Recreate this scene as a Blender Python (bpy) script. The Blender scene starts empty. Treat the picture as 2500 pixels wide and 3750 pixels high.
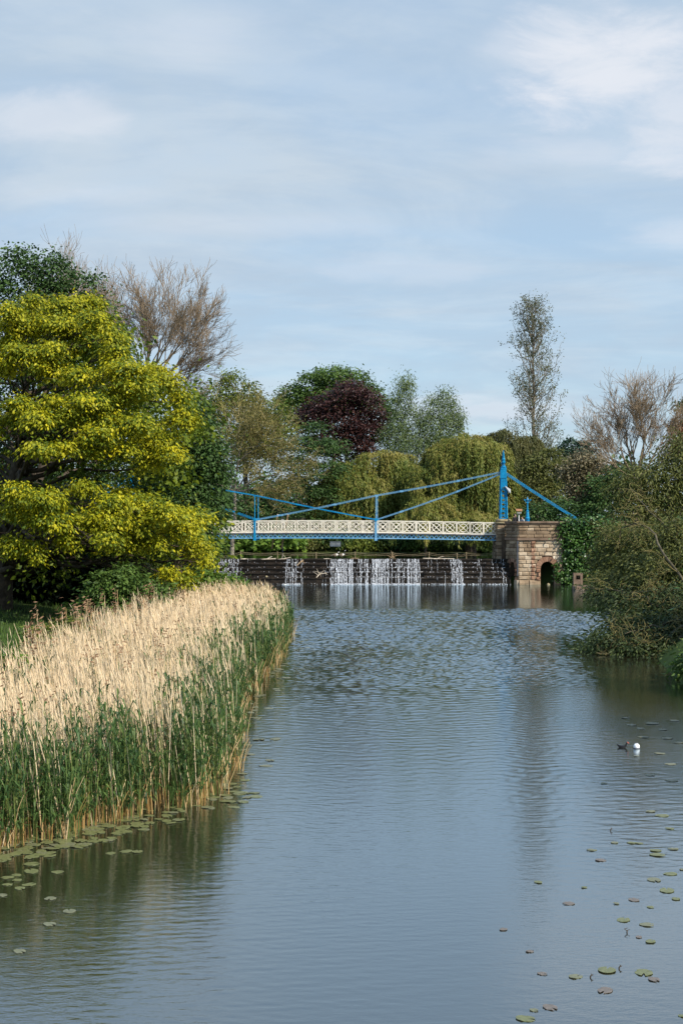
import bpy, bmesh, math, random
import numpy as np
from mathutils import Vector, Matrix

S = bpy.context.scene
COL = S.collection
random.seed(7)
RNG = np.random.default_rng(11)
F = 5200.0           # focal length in pixels of the 2500 px wide photograph
HOR = 1888.0         # pixel row of the horizon
CAMZ = 6.0
R = math.radians


def at(px, py, Y):
    """world point seen at pixel (px, py) at distance Y"""
    return np.array([(px - 1250.0) * Y / F, Y, CAMZ - (py - HOR) * Y / F])


def on_plane(px, py, z=0.0):
    Y = (CAMZ - z) * F / (py - HOR)
    return np.array([(px - 1250.0) * Y / F, Y, z])


# ------------------------------------------------------------------ materials
def new_mat(name):
    m = bpy.data.materials.new(name)
    m.use_nodes = True
    nt = m.node_tree
    for n in list(nt.nodes):
        nt.nodes.remove(n)
    out = nt.nodes.new('ShaderNodeOutputMaterial')
    return m, nt, out


def ramp(nt, cols):
    r = nt.nodes.new('ShaderNodeValToRGB')
    e = r.color_ramp.elements
    n = len(cols)
    while len(e) < n:
        e.new(0.5)
    for i, c in enumerate(cols):
        e[i].position = i / (n - 1)
        e[i].color = (c[0], c[1], c[2], 1)
    return r


def leaf_mat(name, cols, transl=0.3, rough=0.55, spec=0.25):
    m, nt, out = new_mat(name)
    at_ = nt.nodes.new('ShaderNodeAttribute')
    at_.attribute_name = 'tint'
    r = ramp(nt, cols)
    nt.links.new(at_.outputs['Fac'], r.inputs[0])
    p = nt.nodes.new('ShaderNodeBsdfPrincipled')
    p.inputs['Roughness'].default_value = rough
    p.inputs['Specular IOR Level'].default_value = spec
    nt.links.new(r.outputs[0], p.inputs['Base Color'])
    t = nt.nodes.new('ShaderNodeBsdfTranslucent')
    nt.links.new(r.outputs[0], t.inputs[0])
    mx = nt.nodes.new('ShaderNodeMixShader')
    mx.inputs[0].default_value = transl
    nt.links.new(p.outputs[0], mx.inputs[1])
    nt.links.new(t.outputs[0], mx.inputs[2])
    nt.links.new(mx.outputs[0], out.inputs[0])
    return m


def solid_mat(name, cols, scale=6.0, rough=0.6, spec=0.4, metal=0.0, bump=0.0, bscale=20.0, tint=False, stretch=(1, 1, 1)):
    """noise driven colour between the given colours; tint=True shifts the ramp by the face attribute"""
    m, nt, out = new_mat(name)
    tc = nt.nodes.new('ShaderNodeTexCoord')
    mp = nt.nodes.new('ShaderNodeMapping')
    mp.inputs['Scale'].default_value = stretch
    nt.links.new(tc.outputs['Object'], mp.inputs[0])
    no = nt.nodes.new('ShaderNodeTexNoise')
    no.inputs['Scale'].default_value = scale
    no.inputs['Detail'].default_value = 5
    nt.links.new(mp.outputs[0], no.inputs['Vector'])
    r = ramp(nt, cols)
    fac = no.outputs['Fac']
    mr = nt.nodes.new('ShaderNodeMapRange')
    mr.inputs['From Min'].default_value = 0.3
    mr.inputs['From Max'].default_value = 0.7
    nt.links.new(fac, mr.inputs[0])
    fac = mr.outputs[0]
    if tint:
        a = nt.nodes.new('ShaderNodeAttribute')
        a.attribute_name = 'tint'
        mm = nt.nodes.new('ShaderNodeMix')
        mm.inputs[0].default_value = 0.7
        nt.links.new(fac, mm.inputs[2])
        nt.links.new(a.outputs['Fac'], mm.inputs[3])
        fac = mm.outputs[0]
    nt.links.new(fac, r.inputs[0])
    p = nt.nodes.new('ShaderNodeBsdfPrincipled')
    p.inputs['Roughness'].default_value = rough
    p.inputs['Specular IOR Level'].default_value = spec
    p.inputs['Metallic'].default_value = metal
    nt.links.new(r.outputs[0], p.inputs['Base Color'])
    if bump:
        n2 = nt.nodes.new('ShaderNodeTexNoise')
        n2.inputs['Scale'].default_value = bscale
        n2.inputs['Detail'].default_value = 6
        nt.links.new(tc.outputs['Object'], n2.inputs['Vector'])
        b = nt.nodes.new('ShaderNodeBump')
        b.inputs['Strength'].default_value = 0.6
        b.inputs['Distance'].default_value = bump
        nt.links.new(n2.outputs['Fac'], b.inputs['Height'])
        nt.links.new(b.outputs[0], p.inputs['Normal'])
    nt.links.new(p.outputs[0], out.inputs[0])
    return m


# ------------------------------------------------------------------ mesh helpers
def mesh_np(name, V, quads=None, tris=None, mats=(), tint=None, mat_idx=None, smooth=False):
    me = bpy.data.meshes.new(name)
    V = np.asarray(V, dtype=np.float32)
    nq = 0 if quads is None else len(quads)
    nt_ = 0 if tris is None else len(tris)
    me.vertices.add(len(V))
    me.vertices.foreach_set('co', V.ravel())
    loops = []
    starts = []
    if nq:
        loops.append(np.asarray(quads, dtype=np.int32).ravel())
        starts.append(np.arange(nq, dtype=np.int32) * 4)
    if nt_:
        loops.append(np.asarray(tris, dtype=np.int32).ravel())
        starts.append(nq * 4 + np.arange(nt_, dtype=np.int32) * 3)
    loops = np.concatenate(loops)
    starts = np.concatenate(starts)
    me.loops.add(len(loops))
    me.loops.foreach_set('vertex_index', loops)
    me.polygons.add(nq + nt_)
    me.polygons.foreach_set('loop_start', starts)
    if mat_idx is not None:
        me.polygons.foreach_set('material_index', np.asarray(mat_idx, dtype=np.int32))
    me.polygons.foreach_set('use_smooth', np.full(nq + nt_, smooth, dtype=bool))
    for m in mats:
        me.materials.append(m)
    me.update(calc_edges=True)
    if tint is not None:
        a = me.attributes.new('tint', 'FLOAT', 'FACE')
        a.data.foreach_set('value', np.asarray(tint, dtype=np.float32))
    return me


def link(name, me, parent=None):
    o = bpy.data.objects.new(name, me)
    COL.objects.link(o)
    if parent is not None:
        o.parent = parent
        if parent.parent is None and parent.type == 'EMPTY':
            o.matrix_parent_inverse = Matrix.Translation(parent.location).inverted()
    return o


def thing(name, label, cat, loc, group=None):
    o = bpy.data.objects.new(name, None)
    COL.objects.link(o)
    o.location = tuple(float(v) for v in loc)
    o.empty_display_size = 0.3
    return tag(o, label, cat, group)


def tag(o, label=None, cat=None, group=None, kind=None):
    if label:
        o['label'] = label
    if cat:
        o['category'] = cat
    if group:
        o['group'] = group
    if kind:
        o['kind'] = kind
    return o


class MB:
    """collects boxes, bars and tubes into one mesh"""

    def __init__(self):
        self.v = []
        self.q = []
        self.t = []
        self.tq = []
        self.tt = []
        self.mq = []
        self.mt = []
        self.n = 0

    def add(self, V, quads=(), tris=(), tint=0.5, mi=0):
        V = np.asarray(V, dtype=float).reshape(-1, 3)
        self.v.append(V)
        for f in quads:
            self.q.append([i + self.n for i in f])
            self.tq.append(tint)
            self.mq.append(mi)
        for f in tris:
            self.t.append([i + self.n for i in f])
            self.tt.append(tint)
            self.mt.append(mi)
        self.n += len(V)

    def hexa(self, P, **k):
        # P: 8 corners, bottom four then top four (counter-clockwise seen from above)
        self.add(P, [(0, 3, 2, 1), (4, 5, 6, 7), (0, 1, 5, 4), (1, 2, 6, 5), (2, 3, 7, 6), (3, 0, 4, 7)], **k)

    def box(self, x0, x1, y0, y1, z0, z1, **k):
        self.hexa([(x0, y0, z0), (x1, y0, z0), (x1, y1, z0), (x0, y1, z0), (x0, y0, z1), (x1, y0, z1), (x1, y1, z1), (x0, y1, z1)], **k)

    def bar(self, a, b, w, h=None, up=(0, 0, 1), **k):
        """rectangular bar from a to b, w wide (across up), h along up"""
        h = w if h is None else h
        a = np.array(a, float)
        b = np.array(b, float)
        d = b - a
        d /= np.linalg.norm(d) + 1e-9
        u = np.array(up, float)
        s = np.cross(d, u)
        if np.linalg.norm(s) < 1e-6:
            s = np.cross(d, (0, 1, 0))
        s /= np.linalg.norm(s)
        u = np.cross(s, d)
        s = s * w / 2
        u = u * h / 2
        P = [a - s - u, a + s - u, a + s + u, a - s + u, b - s - u, b + s - u, b + s + u, b - s + u]
        self.add(P, [(0, 1, 2, 3), (7, 6, 5, 4), (0, 4, 5, 1), (1, 5, 6, 2), (2, 6, 7, 3), (3, 7, 4, 0)], **k)

    def tube(self, pts, radii, sides=6, cap=True, **k):
        pts = np.asarray(pts, float)
        K = len(pts)
        radii = np.broadcast_to(np.asarray(radii, float), (K,))
        T = np.gradient(pts, axis=0)
        T /= np.linalg.norm(T, axis=1)[:, None] + 1e-9
        ref = np.array([0.31, 0.17, 0.93]) if abs(T[0][2]) < 0.8 else np.array([0.95, 0.2, 0.1])
        A = np.cross(T, ref)
        A /= np.linalg.norm(A, axis=1)[:, None] + 1e-9
        B = np.cross(T, A)
        an = np.arange(sides) * 2 * math.pi / sides
        V = (pts[:, None, :] + radii[:, None, None] * (np.cos(an)[None, :, None] * A[:, None, :] + np.sin(an)[None, :, None] * B[:, None, :])).reshape(-1, 3)
        q = []
        for i in range(K - 1):
            for j in range(sides):
                j2 = (j + 1) % sides
                q.append((i * sides + j, i * sides + j2, (i + 1) * sides + j2, (i + 1) * sides + j))
        t = []
        if cap:
            c0 = len(V)
            V = np.vstack([V, pts[0], pts[-1]])
            for j in range(sides):
                j2 = (j + 1) % sides
                t.append((c0, j2, j))
                t.append((c0 + 1, (K - 1) * sides + j, (K - 1) * sides + j2))
        self.add(V, q, t, **k)

    def lathe(self, prof, cx, cy, sides=12, **k):
        """prof: list of (r, z)"""
        an = np.arange(sides) * 2 * math.pi / sides + math.pi / sides
        V = []
        for r, z in prof:
            for a in an:
                V.append((cx + r * math.cos(a), cy + r * math.sin(a), z))
        q = []
        for i in range(len(prof) - 1):
            for j in range(sides):
                j2 = (j + 1) % sides
                q.append((i * sides + j, i * sides + j2, (i + 1) * sides + j2, (i + 1) * sides + j))
        n = len(V)
        V.append((cx, cy, prof[0][1]))
        V.append((cx, cy, prof[-1][1]))
        t = []
        for j in range(sides):
            j2 = (j + 1) % sides
            t.append((n, j2, j))
            t.append((n + 1, (len(prof) - 1) * sides + j, (len(prof) - 1) * sides + j2))
        self.add(V, q, t, **k)

    def prism(self, poly, z0, z1, **k):
        """vertical prism over a plan polygon (counter-clockwise), ends as triangle fans (convex plans)"""
        n = len(poly)
        V = [(p[0], p[1], z0) for p in poly] + [(p[0], p[1], z1) for p in poly]
        q = [(i, (i + 1) % n, n + (i + 1) % n, n + i) for i in range(n)]
        t = []
        for i in range(1, n - 1):
            t.append((0, i + 1, i))
            t.append((n, n + i, n + i + 1))
        self.add(V, q, t, **k)

    def build(self, name, mats, parent=None, smooth=False):
        if not isinstance(mats, (list, tuple)):
            mats = [mats]
        me = mesh_np(name, np.vstack(self.v), np.array(self.q) if self.q else None, np.array(self.t) if self.t else None,
                     mats, np.array(self.tq + self.tt), np.array(self.mq + self.mt), smooth)
        return link(name, me, parent)


def unit(a):
    return a / (np.linalg.norm(a, axis=-1, keepdims=True) + 1e-9)


def leaf_arrays(P, D, N, L, W, mid=0.45, fold=0.0):
    """rhombic leaves: base P, axis D, facing N; returns verts and quads"""
    D = unit(D)
    Sd = unit(np.cross(D, N))
    Nn = np.cross(Sd, D)
    L = np.broadcast_to(np.asarray(L, float), (len(P),))[:, None]
    W = np.broadcast_to(np.asarray(W, float), (len(P),))[:, None]
    m = P + D * L * mid - Nn * L * fold
    V = np.stack([P, m + Sd * W / 2, P + D * L - Nn * L * fold * 1.5, m - Sd * W / 2], axis=1).reshape(-1, 3)
    q = np.arange(len(P) * 4).reshape(-1, 4)
    return V, q


def tubes_np(lines, sides=4):
    """lines: list of (pts (K,3), radii (K,)); one vertex/quad array for all"""
    Vs, Qs, n = [], [], 0
    byk = {}
    for p, r in lines:
        byk.setdefault(len(p), []).append((p, r))
    an = np.arange(sides) * 2 * math.pi / sides
    for K, L in byk.items():
        P = np.array([l[0] for l in L], float)
        Rr = np.array([l[1] for l in L], float)
        T = unit(np.gradient(P, axis=1))
        ref = np.where(np.abs(T[:, :1, 2:3]) > 0.8, np.array([0.95, 0.2, 0.1]), np.array([0.2, 0.1, 0.95]))
        A = unit(np.cross(T, np.broadcast_to(ref, T.shape)))
        B = np.cross(T, A)
        V = P[:, :, None, :] + Rr[:, :, None, None] * (np.cos(an)[None, None, :, None] * A[:, :, None, :] + np.sin(an)[None, None, :, None] * B[:, :, None, :])
        nb = len(L)
        base = (np.arange(nb) * K * sides)[:, None, None]
        i = np.arange(K - 1)[None, :, None] * sides
        j = np.arange(sides)[None, None, :]
        j2 = (j + 1) % sides
        q = np.stack([base + i + j, base + i + j2, base + i + sides + j2, base + i + sides + j], axis=-1).reshape(-1, 4)
        Vs.append(V.reshape(-1, 3))
        Qs.append(q + n)
        n += nb * K * sides
    return np.vstack(Vs), np.vstack(Qs)


def limb(a, b, r0, r1, k=6, wig=0.06, sag=0.0, rng=RNG):
    a = np.asarray(a, float)
    b = np.asarray(b, float)
    t = np.linspace(0, 1, k)[:, None]
    L = np.linalg.norm(b - a)
    p = a + (b - a) * t
    w = rng.normal(0, wig * L, (k, 3))
    w[0] = w[-1] = 0
    p = p + w
    p[:, 2] += sag * L * np.sin(t[:, 0] * math.pi)
    return p, np.linspace(r0, r1, k)


# ------------------------------------------------------------------ camera, light, sky
cam = bpy.data.cameras.new('camera')
camo = bpy.data.objects.new('camera', cam)
COL.objects.link(camo)
camo.location = (0, 0, CAMZ)
camo.rotation_euler = (R(90), 0, 0)
cam.sensor_fit = 'VERTICAL'
cam.sensor_height = 36.0
cam.lens = 36.0 * F / 3750.0
cam.shift_y = (HOR - 1875.0) / 3750.0
cam.clip_end = 5000
S.camera = camo

SUN_AZ = 50.0     # degrees from straight behind the camera towards the right
SUN_EL = 41.0
sun_dir = Vector((math.sin(R(SUN_AZ)) * math.cos(R(SUN_EL)), -math.cos(R(SUN_AZ)) * math.cos(R(SUN_EL)), math.sin(R(SUN_EL))))
sl = bpy.data.lights.new('sun', 'SUN')
sl.energy = 4.8
sl.angle = R(0.5)
sl.color = (1.0, 0.93, 0.82)
so = bpy.data.objects.new('sun', sl)
COL.objects.link(so)
so.rotation_euler = sun_dir.to_track_quat('Z', 'Y').to_euler()
so.location = (60, -60, 80)

wd = bpy.data.worlds.new('World')
S.world = wd
wd.use_nodes = True
nt = wd.node_tree
bg = nt.nodes['Background']
bg.inputs[1].default_value = 0.1
sky = nt.nodes.new('ShaderNodeTexSky')
sky.sky_type = 'NISHITA'
sky.sun_disc = False
sky.sun_elevation = R(SUN_EL)
sky.sun_rotation = R(180 - SUN_AZ)
sky.air_density = 1.0
sky.dust_density = 0.6
sky.ozone_density = 1.6
tc = nt.nodes.new('ShaderNodeTexCoord')


def wmath(op, a, b=None, c=None, clamp=False):
    n = nt.nodes.new('ShaderNodeMath')
    n.operation = op
    n.use_clamp = clamp
    for i, v in enumerate((a, b, c)):
        if v is None:
            continue
        if isinstance(v, (int, float)):
            n.inputs[i].default_value = v
        else:
            nt.links.new(v, n.inputs[i])
    return n.outputs[0]


sep = nt.nodes.new('ShaderNodeSeparateXYZ')
nt.links.new(tc.outputs['Generated'], sep.inputs[0])
zc = wmath('ADD', wmath('MAXIMUM', sep.outputs[2], 0.0), 0.22)
cu = wmath('DIVIDE', sep.outputs[0], zc)
cv = wmath('DIVIDE', sep.outputs[1], zc)
comb = nt.nodes.new('ShaderNodeCombineXYZ')
nt.links.new(cu, comb.inputs[0])
nt.links.new(cv, comb.inputs[1])


def cloud_noise(scale, sx, sy, detail=7, rough=0.55, seed=0.0, dist=0.4):
    mp = nt.nodes.new('ShaderNodeMapping')
    mp.inputs['Scale'].default_value = (sx, sy, 1)
    mp.inputs['Location'].default_value = (seed, seed * 0.7, seed)
    mp.inputs['Rotation'].default_value = (0, 0, R(-12))
    nt.links.new(comb.outputs[0], mp.inputs[0])
    n = nt.nodes.new('ShaderNodeTexNoise')
    n.inputs['Scale'].default_value = scale
    n.inputs['Detail'].default_value = detail
    n.inputs['Roughness'].default_value = rough
    n.inputs['Distortion'].default_value = dist
    nt.links.new(mp.outputs[0], n.inputs['Vector'])
    return n.outputs['Fac']


def smooth(v, a, b, lo=0.0, hi=1.0):
    n = nt.nodes.new('ShaderNodeMapRange')
    n.interpolation_type = 'SMOOTHSTEP'
    n.inputs['From Min'].default_value = a
    n.inputs['From Max'].default_value = b
    n.inputs['To Min'].default_value = lo
    n.inputs['To Max'].default_value = hi
    nt.links.new(v, n.inputs[0])
    return n.outputs[0]


n_big = cloud_noise(1.0, 0.8, 1.5, 5, 0.5, 3.1)
n_str = cloud_noise(2.0, 0.8, 1.7, 8, 0.6, 8.4, 0.9)
n_fine = cloud_noise(6.0, 1, 1.3, 8, 0.62, 1.7)
veil = smooth(wmath('ADD', wmath('MULTIPLY', n_big, 0.55), wmath('MULTIPLY', n_str, 0.45)), 0.34, 0.66, 0.74, 1.0)


def puff(px, py, rx, ry):
    """soft cloud in the direction of pixel (px, py): 0..1"""
    d = Vector(((px - 1250) / F, 1.0, (HOR - py) / F)).normalized()
    # horizontal (x/y) and vertical (z) angular distance
    az = wmath('ARCTAN2', sep.outputs[0], sep.outputs[1])
    el = wmath('ARCSINE', sep.outputs[2])
    da = wmath('DIVIDE', wmath('SUBTRACT', az, math.atan2(d.x, d.y)), rx / F)
    de = wmath('DIVIDE', wmath('SUBTRACT', el, math.asin(d.z)), ry / F)
    r = wmath('SQRT', wmath('ADD', wmath('MULTIPLY', da, da), wmath('MULTIPLY', de, de)))
    r = wmath('ADD', r, wmath('MULTIPLY', wmath('SUBTRACT', n_fine, 0.5), 2.6))
    r = wmath('ADD', r, wmath('MULTIPLY', wmath('SUBTRACT', n_str, 0.5), 0.8))
    return smooth(r, 1.15, 0.1)


puffs = wmath('MULTIPLY', puff(2250, 240, 480, 230), 0.85)
for a, s_ in (((2480, 420, 330, 280), 0.62), ((1950, 180, 260, 110), 0.4), ((2100, 560, 420, 70), 0.32), ((900, 820, 700, 60), 0.22), ((300, 700, 420, 60), 0.25), ((150, 440, 420, 120), 0.5), ((700, 150, 320, 120), 0.28), ((1720, 1500, 500, 60), 0.45), ((2480, 870, 200, 70), 0.35), ((1450, 980, 420, 60), 0.25), ((3400, -600, 900, 700), 0.8)):
    puffs = wmath('MAXIMUM', puffs, wmath('MULTIPLY', puff(*a), s_))
# colours (radiance at world strength 0.1 is one tenth of these)
mixv = nt.nodes.new('ShaderNodeMix')
mixv.data_type = 'RGBA'
nt.links.new(veil, mixv.inputs[0])
tintn = nt.nodes.new('ShaderNodeMix')
tintn.data_type = 'RGBA'
tintn.blend_type = 'MULTIPLY'
tintn.inputs[0].default_value = 1.0
tintn.inputs[7].default_value = (1.0, 1.3, 1.42, 1)
nt.links.new(sky.outputs[0], tintn.inputs[6])
nt.links.new(tintn.outputs[2], mixv.inputs[6])
hiv = nt.nodes.new('ShaderNodeMix')
hiv.data_type = 'RGBA'
nt.links.new(smooth(sep.outputs[2], 0.30, 0.6), hiv.inputs[0])
gre_ = nt.nodes.new('ShaderNodeMix')
gre_.data_type = 'RGBA'
nt.links.new(smooth(wmath('ADD', wmath('MULTIPLY', cloud_noise(1.9, 0.85, 1.45, 8, 0.6, 15.2, 0.8), 0.7), wmath('MULTIPLY', n_fine, 0.3)), 0.40, 0.62), gre_.inputs[0])
gre_.inputs[6].default_value = (3.6, 4.5, 5.5, 1)
gre_.inputs[7].default_value = (4.35, 5.1, 5.85, 1)
nt.links.new(gre_.outputs[2], hiv.inputs[6])
hiv.inputs[7].default_value = (2.8, 4.5, 7.0, 1)
nt.links.new(hiv.outputs[2], mixv.inputs[7])
mixp = nt.nodes.new('ShaderNodeMix')
mixp.data_type = 'RGBA'
nt.links.new(puffs, mixp.inputs[0])
nt.links.new(mixv.outputs[2], mixp.inputs[6])
mixp.inputs[7].default_value = (6.2, 6.4, 6.85, 1)
nt.links.new(mixp.outputs[2], bg.inputs[0])

S.view_settings.view_transform = 'Standard'
S.view_settings.look = 'None'
S.view_settings.exposure = 0.42
S.view_settings.gamma = 1.0
S.render.engine = 'CYCLES'
S.cycles.max_bounces = 8
S.cycles.transparent_max_bounces = 8
S.cycles.use_denoising = True
# ================================================================== materials of the setting
M = {}
M['blue'] = solid_mat('bright_blue_paint', [(0.02, 0.10, 0.19), (0.003, 0.18, 0.38), (0.003, 0.21, 0.42), (0.012, 0.24, 0.46)], 4, 0.4, 0.25)
M['paleblue'] = solid_mat('glare_weathered_blue_paint', [(0.05, 0.20, 0.38), (0.12, 0.31, 0.50), (0.26, 0.42, 0.57)], 5, 0.45, 0.3)  # same blue paint, weathered, with sun glare put into the paler colour
M['cream'] = solid_mat('cream_paint', [(0.50, 0.41, 0.29), (0.76, 0.68, 0.55), (0.84, 0.78, 0.66), (0.84, 0.78, 0.66)], 9, 0.45, 0.4)
M['steelshade'] = solid_mat('dark_steel_and_shadow', [(0.05, 0.055, 0.07), (0.09, 0.1, 0.12)], 6, 0.5, 0.4)  # real steel fittings, and the painted shadow on the girder top chord
M['whitepaint'] = solid_mat('white_paint', [(0.72, 0.72, 0.72), (0.82, 0.82, 0.82)], 6, 0.4, 0.4)
M['grey'] = solid_mat('pale_grey_panel', [(0.40, 0.39, 0.38), (0.5, 0.49, 0.48)], 2, 0.5, 0.3)
M['deck'] = solid_mat('bridge_deck_boards', [(0.10, 0.09, 0.08), (0.18, 0.16, 0.14)], 7, 0.7, 0.3)
M['wood'] = solid_mat('weathered_timber', [(0.17, 0.11, 0.06), (0.34, 0.24, 0.14)], 6, 0.75, 0.2)
M['driftwood'] = solid_mat('bleached_driftwood', [(0.35, 0.28, 0.2), (0.6, 0.52, 0.42)], 7, 0.75, 0.2)
M['bark'] = solid_mat('grey_brown_bark', [(0.035, 0.026, 0.018), (0.09, 0.07, 0.05)], 5, 0.85, 0.2, bump=0.02, bscale=14)
M['palebark'] = solid_mat('pale_bark', [(0.13, 0.105, 0.075), (0.30, 0.26, 0.2)], 4, 0.85, 0.2)
M['birchbark'] = solid_mat('silvery_bark', [(0.3, 0.28, 0.25), (0.5, 0.47, 0.42)], 3, 0.8, 0.2)
M['twig'] = solid_mat('pinkish_brown_twigs', [(0.13, 0.095, 0.06), (0.26, 0.195, 0.13)], 0.5, 0.8, 0.2)
M['lichentwig'] = solid_mat('lichen_yellow_twigs', [(0.16, 0.12, 0.055), (0.30, 0.25, 0.08), (0.36, 0.28, 0.15)], 0.7, 0.8, 0.2)
M['rust'] = solid_mat('brown_rusty_rope', [(0.15, 0.11, 0.06), (0.3, 0.24, 0.15)], 4, 0.8, 0.2)
M['stone'] = solid_mat('rusticated_sandstone', [(0.035, 0.026, 0.018), (0.125, 0.085, 0.053), (0.265, 0.19, 0.12), (0.47, 0.37, 0.26), (0.74, 0.63, 0.48)], 0.9, 0.85, 0.2, bump=0.05, bscale=9, tint=True)
M['redstone'] = solid_mat('red_sandstone', [(0.13, 0.065, 0.04), (0.26, 0.145, 0.092), (0.36, 0.225, 0.15)], 2.2, 0.85, 0.2, bump=0.03, bscale=9, tint=True)
M['capstone'] = solid_mat('mossy_capstone', [(0.16, 0.12, 0.06), (0.30, 0.24, 0.14), (0.36, 0.3, 0.18)], 2.5, 0.85, 0.2, bump=0.02)
M['brownstone'] = solid_mat('brown_coping_stone', [(0.10, 0.07, 0.048), (0.19, 0.13, 0.09), (0.24, 0.17, 0.12)], 1.7, 0.85, 0.2, bump=0.02)
M['mortar'] = solid_mat('dark_mortar_backing', [(0.05, 0.035, 0.025), (0.11, 0.08, 0.055)], 2, 0.9, 0.1)
M['weirstone'] = solid_mat('wet_weir_masonry', [(0.005, 0.004, 0.003), (0.014, 0.010, 0.007), (0.034, 0.024, 0.015)], 2.0, 0.6, 0.2, bump=0.05, bscale=5, stretch=(0.8, 1, 2.5))
M['soil'] = solid_mat('dark_soil', [(0.02, 0.016, 0.01), (0.05, 0.04, 0.025)], 2, 0.9, 0.1)


def ground_mat():
    m, nt_, out = new_mat('grass_and_soil')
    tc_ = nt_.nodes.new('ShaderNodeTexCoord')
    n = nt_.nodes.new('ShaderNodeTexNoise')
    n.inputs['Scale'].default_value = 0.35
    n.inputs['Detail'].default_value = 8
    nt_.links.new(tc_.outputs['Object'], n.inputs['Vector'])
    r = ramp(nt_, [(0.02, 0.018, 0.01), (0.028, 0.04, 0.012), (0.045, 0.075, 0.016), (0.06, 0.09, 0.02)])
    nt_.links.new(n.outputs['Fac'], r.inputs[0])
    p = nt_.nodes.new('ShaderNodeBsdfPrincipled')
    p.inputs['Roughness'].default_value = 0.9
    p.inputs['Specular IOR Level'].default_value = 0.1
    nt_.links.new(r.outputs[0], p.inputs['Base Color'])
    nt_.links.new(p.outputs[0], out.inputs[0])
    return m


def water_mat(name, calm):
    m, nt_, out = new_mat(name)
    N = nt_.nodes
    Lk = nt_.links.new
    tc_ = N.new('ShaderNodeTexCoord')

    def nz(scale, sx, sy, detail, rough, rot=0.0, dist=0.0):
        mp = N.new('ShaderNodeMapping')
        mp.inputs['Scale'].default_value = (sx, sy, 1)
        mp.inputs['Rotation'].default_value = (0, 0, R(rot))
        Lk(tc_.outputs['Object'], mp.inputs[0])
        n = N.new('ShaderNodeTexNoise')
        n.inputs['Scale'].default_value = scale
        n.inputs['Detail'].default_value = detail
        n.inputs['Roughness'].default_value = rough
        n.inputs['Distortion'].default_value = dist
        Lk(mp.outputs[0], n.inputs['Vector'])
        return n.outputs['Fac']

    def mth(op, a, b=None, clamp=False):
        n = N.new('ShaderNodeMath')
        n.operation = op
        n.use_clamp = clamp
        for i, v in enumerate((a, b)):
            if v is None:
                continue
            if isinstance(v, (int, float)):
                n.inputs[i].default_value = v
            else:
                Lk(v, n.inputs[i])
        return n.outputs[0]

    def sm(v, a, b, lo, hi):
        n = N.new('ShaderNodeMapRange')
        n.interpolation_type = 'SMOOTHSTEP'
        n.inputs['From Min'].default_value = a
        n.inputs['From Max'].default_value = b
        n.inputs['To Min'].default_value = lo
        n.inputs['To Max'].default_value = hi
        Lk(v, n.inputs[0])
        return n.outputs[0]

    if calm:
        h = mth('MULTIPLY', nz(2.6, 0.8, 2.3, 3, 0.55, 6, 0.3), 0.006)
    else:
        h = mth('MULTIPLY', nz(9.0, 0.7, 1.6, 3, 0.6, -5, 0.4), 0.0045)
        h = mth('ADD', h, mth('MULTIPLY', nz(24.0, 0.75, 1.6, 2, 0.6, 9), 0.001))
        sx = N.new('ShaderNodeSeparateXYZ')
        Lk(tc_.outputs['Object'], sx.inputs[0])
        amp = mth('MULTIPLY', mth('ADD', sm(sx.outputs[1], 40.0, 55.0, 1.0, 0.08), sm(sx.outputs[1], 90.5, 93.5, 0.0, 0.55)), sm(sx.outputs[1], 16.0, 40.0, 0.55, 1.0))
        h = mth('MULTIPLY', h, amp)
    b = N.new('ShaderNodeBump')
    b.inputs['Strength'].default_value = 1.0
    b.inputs['Distance'].default_value = 1.0
    Lk(h, b.inputs['Height'])
    fr = N.new('ShaderNodeFresnel')
    fr.inputs['IOR'].default_value = 1.333
    Lk(b.outputs[0], fr.inputs['Normal'])
    dif = N.new('ShaderNodeBsdfDiffuse')
    dif.inputs['Color'].default_value = (0.022, 0.018, 0.009, 1)
    glo = N.new('ShaderNodeBsdfGlossy')
    glo.inputs['Color'].default_value = (0.80, 0.925, 1.0, 1)
    glo.inputs['Roughness'].default_value = 0.03
    Lk(b.outputs[0], glo.inputs['Normal'])
    mix = N.new('ShaderNodeMixShader')
    Lk(mth('POWER', fr.outputs[0], 0.48), mix.inputs[0])
    Lk(dif.outputs[0], mix.inputs[1])
    Lk(glo.outputs[0], mix.inputs[2])
    Lk(mix.outputs[0], out.inputs[0])
    return m


# ------------------------------------------------------------------ ground
LB = np.array([(-60, -10), (20, -10.6), (40, -10.2), (60, -9.3), (75, -8.6), (95, -8.4), (107, -8.6), (123, -12.5), (128, -17), (150, -17), (160, -17)], float)
RB = np.array([(-60, 9.5), (15, 10.0), (30, 10.6), (45, 11.0), (58, 12.5), (70, 14.5), (90, 17.5), (110, 20.5), (122, 20.6), (128, 15.5), (140, 17), (160, 18)], float)


def sst(a, b, x):
    t = np.clip((x - a) / (b - a), 0, 1)
    return t * t * (3 - 2 * t)


def ground_z(x, y):
    xl = np.interp(y, LB[:, 0], LB[:, 1])
    xr = np.interp(y, RB[:, 0], RB[:, 1])
    d = np.maximum(xl - x, x - xr)          # >0 on land
    up = sst(123.8, 125.6, y)
    bed = -0.9 * (1 - up) + 1.2 * up
    land = 0.75 * (1 - up) + 2.75 * up
    land = land + sst(2, 14, d) * (0.9 * (1 - up) + 1.0 * up) + sst(100, 124, y) * (1 - up) * 2.2 * sst(0.5, 6, d)
    z = bed + (land - bed) * sst(-1.0, 1.8, d)
    back = sst(147, 153, y)
    z = z * (1 - back) + np.maximum(z, 2.9 + sst(153, 190, y) * 1.2) * back
    und = 0.12 * np.sin(x * 0.7 + y * 0.31) * np.sin(y * 0.53 - x * 0.2)
    z = z + und * sst(1.5, 4, d) * 1.0
    return z


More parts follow.
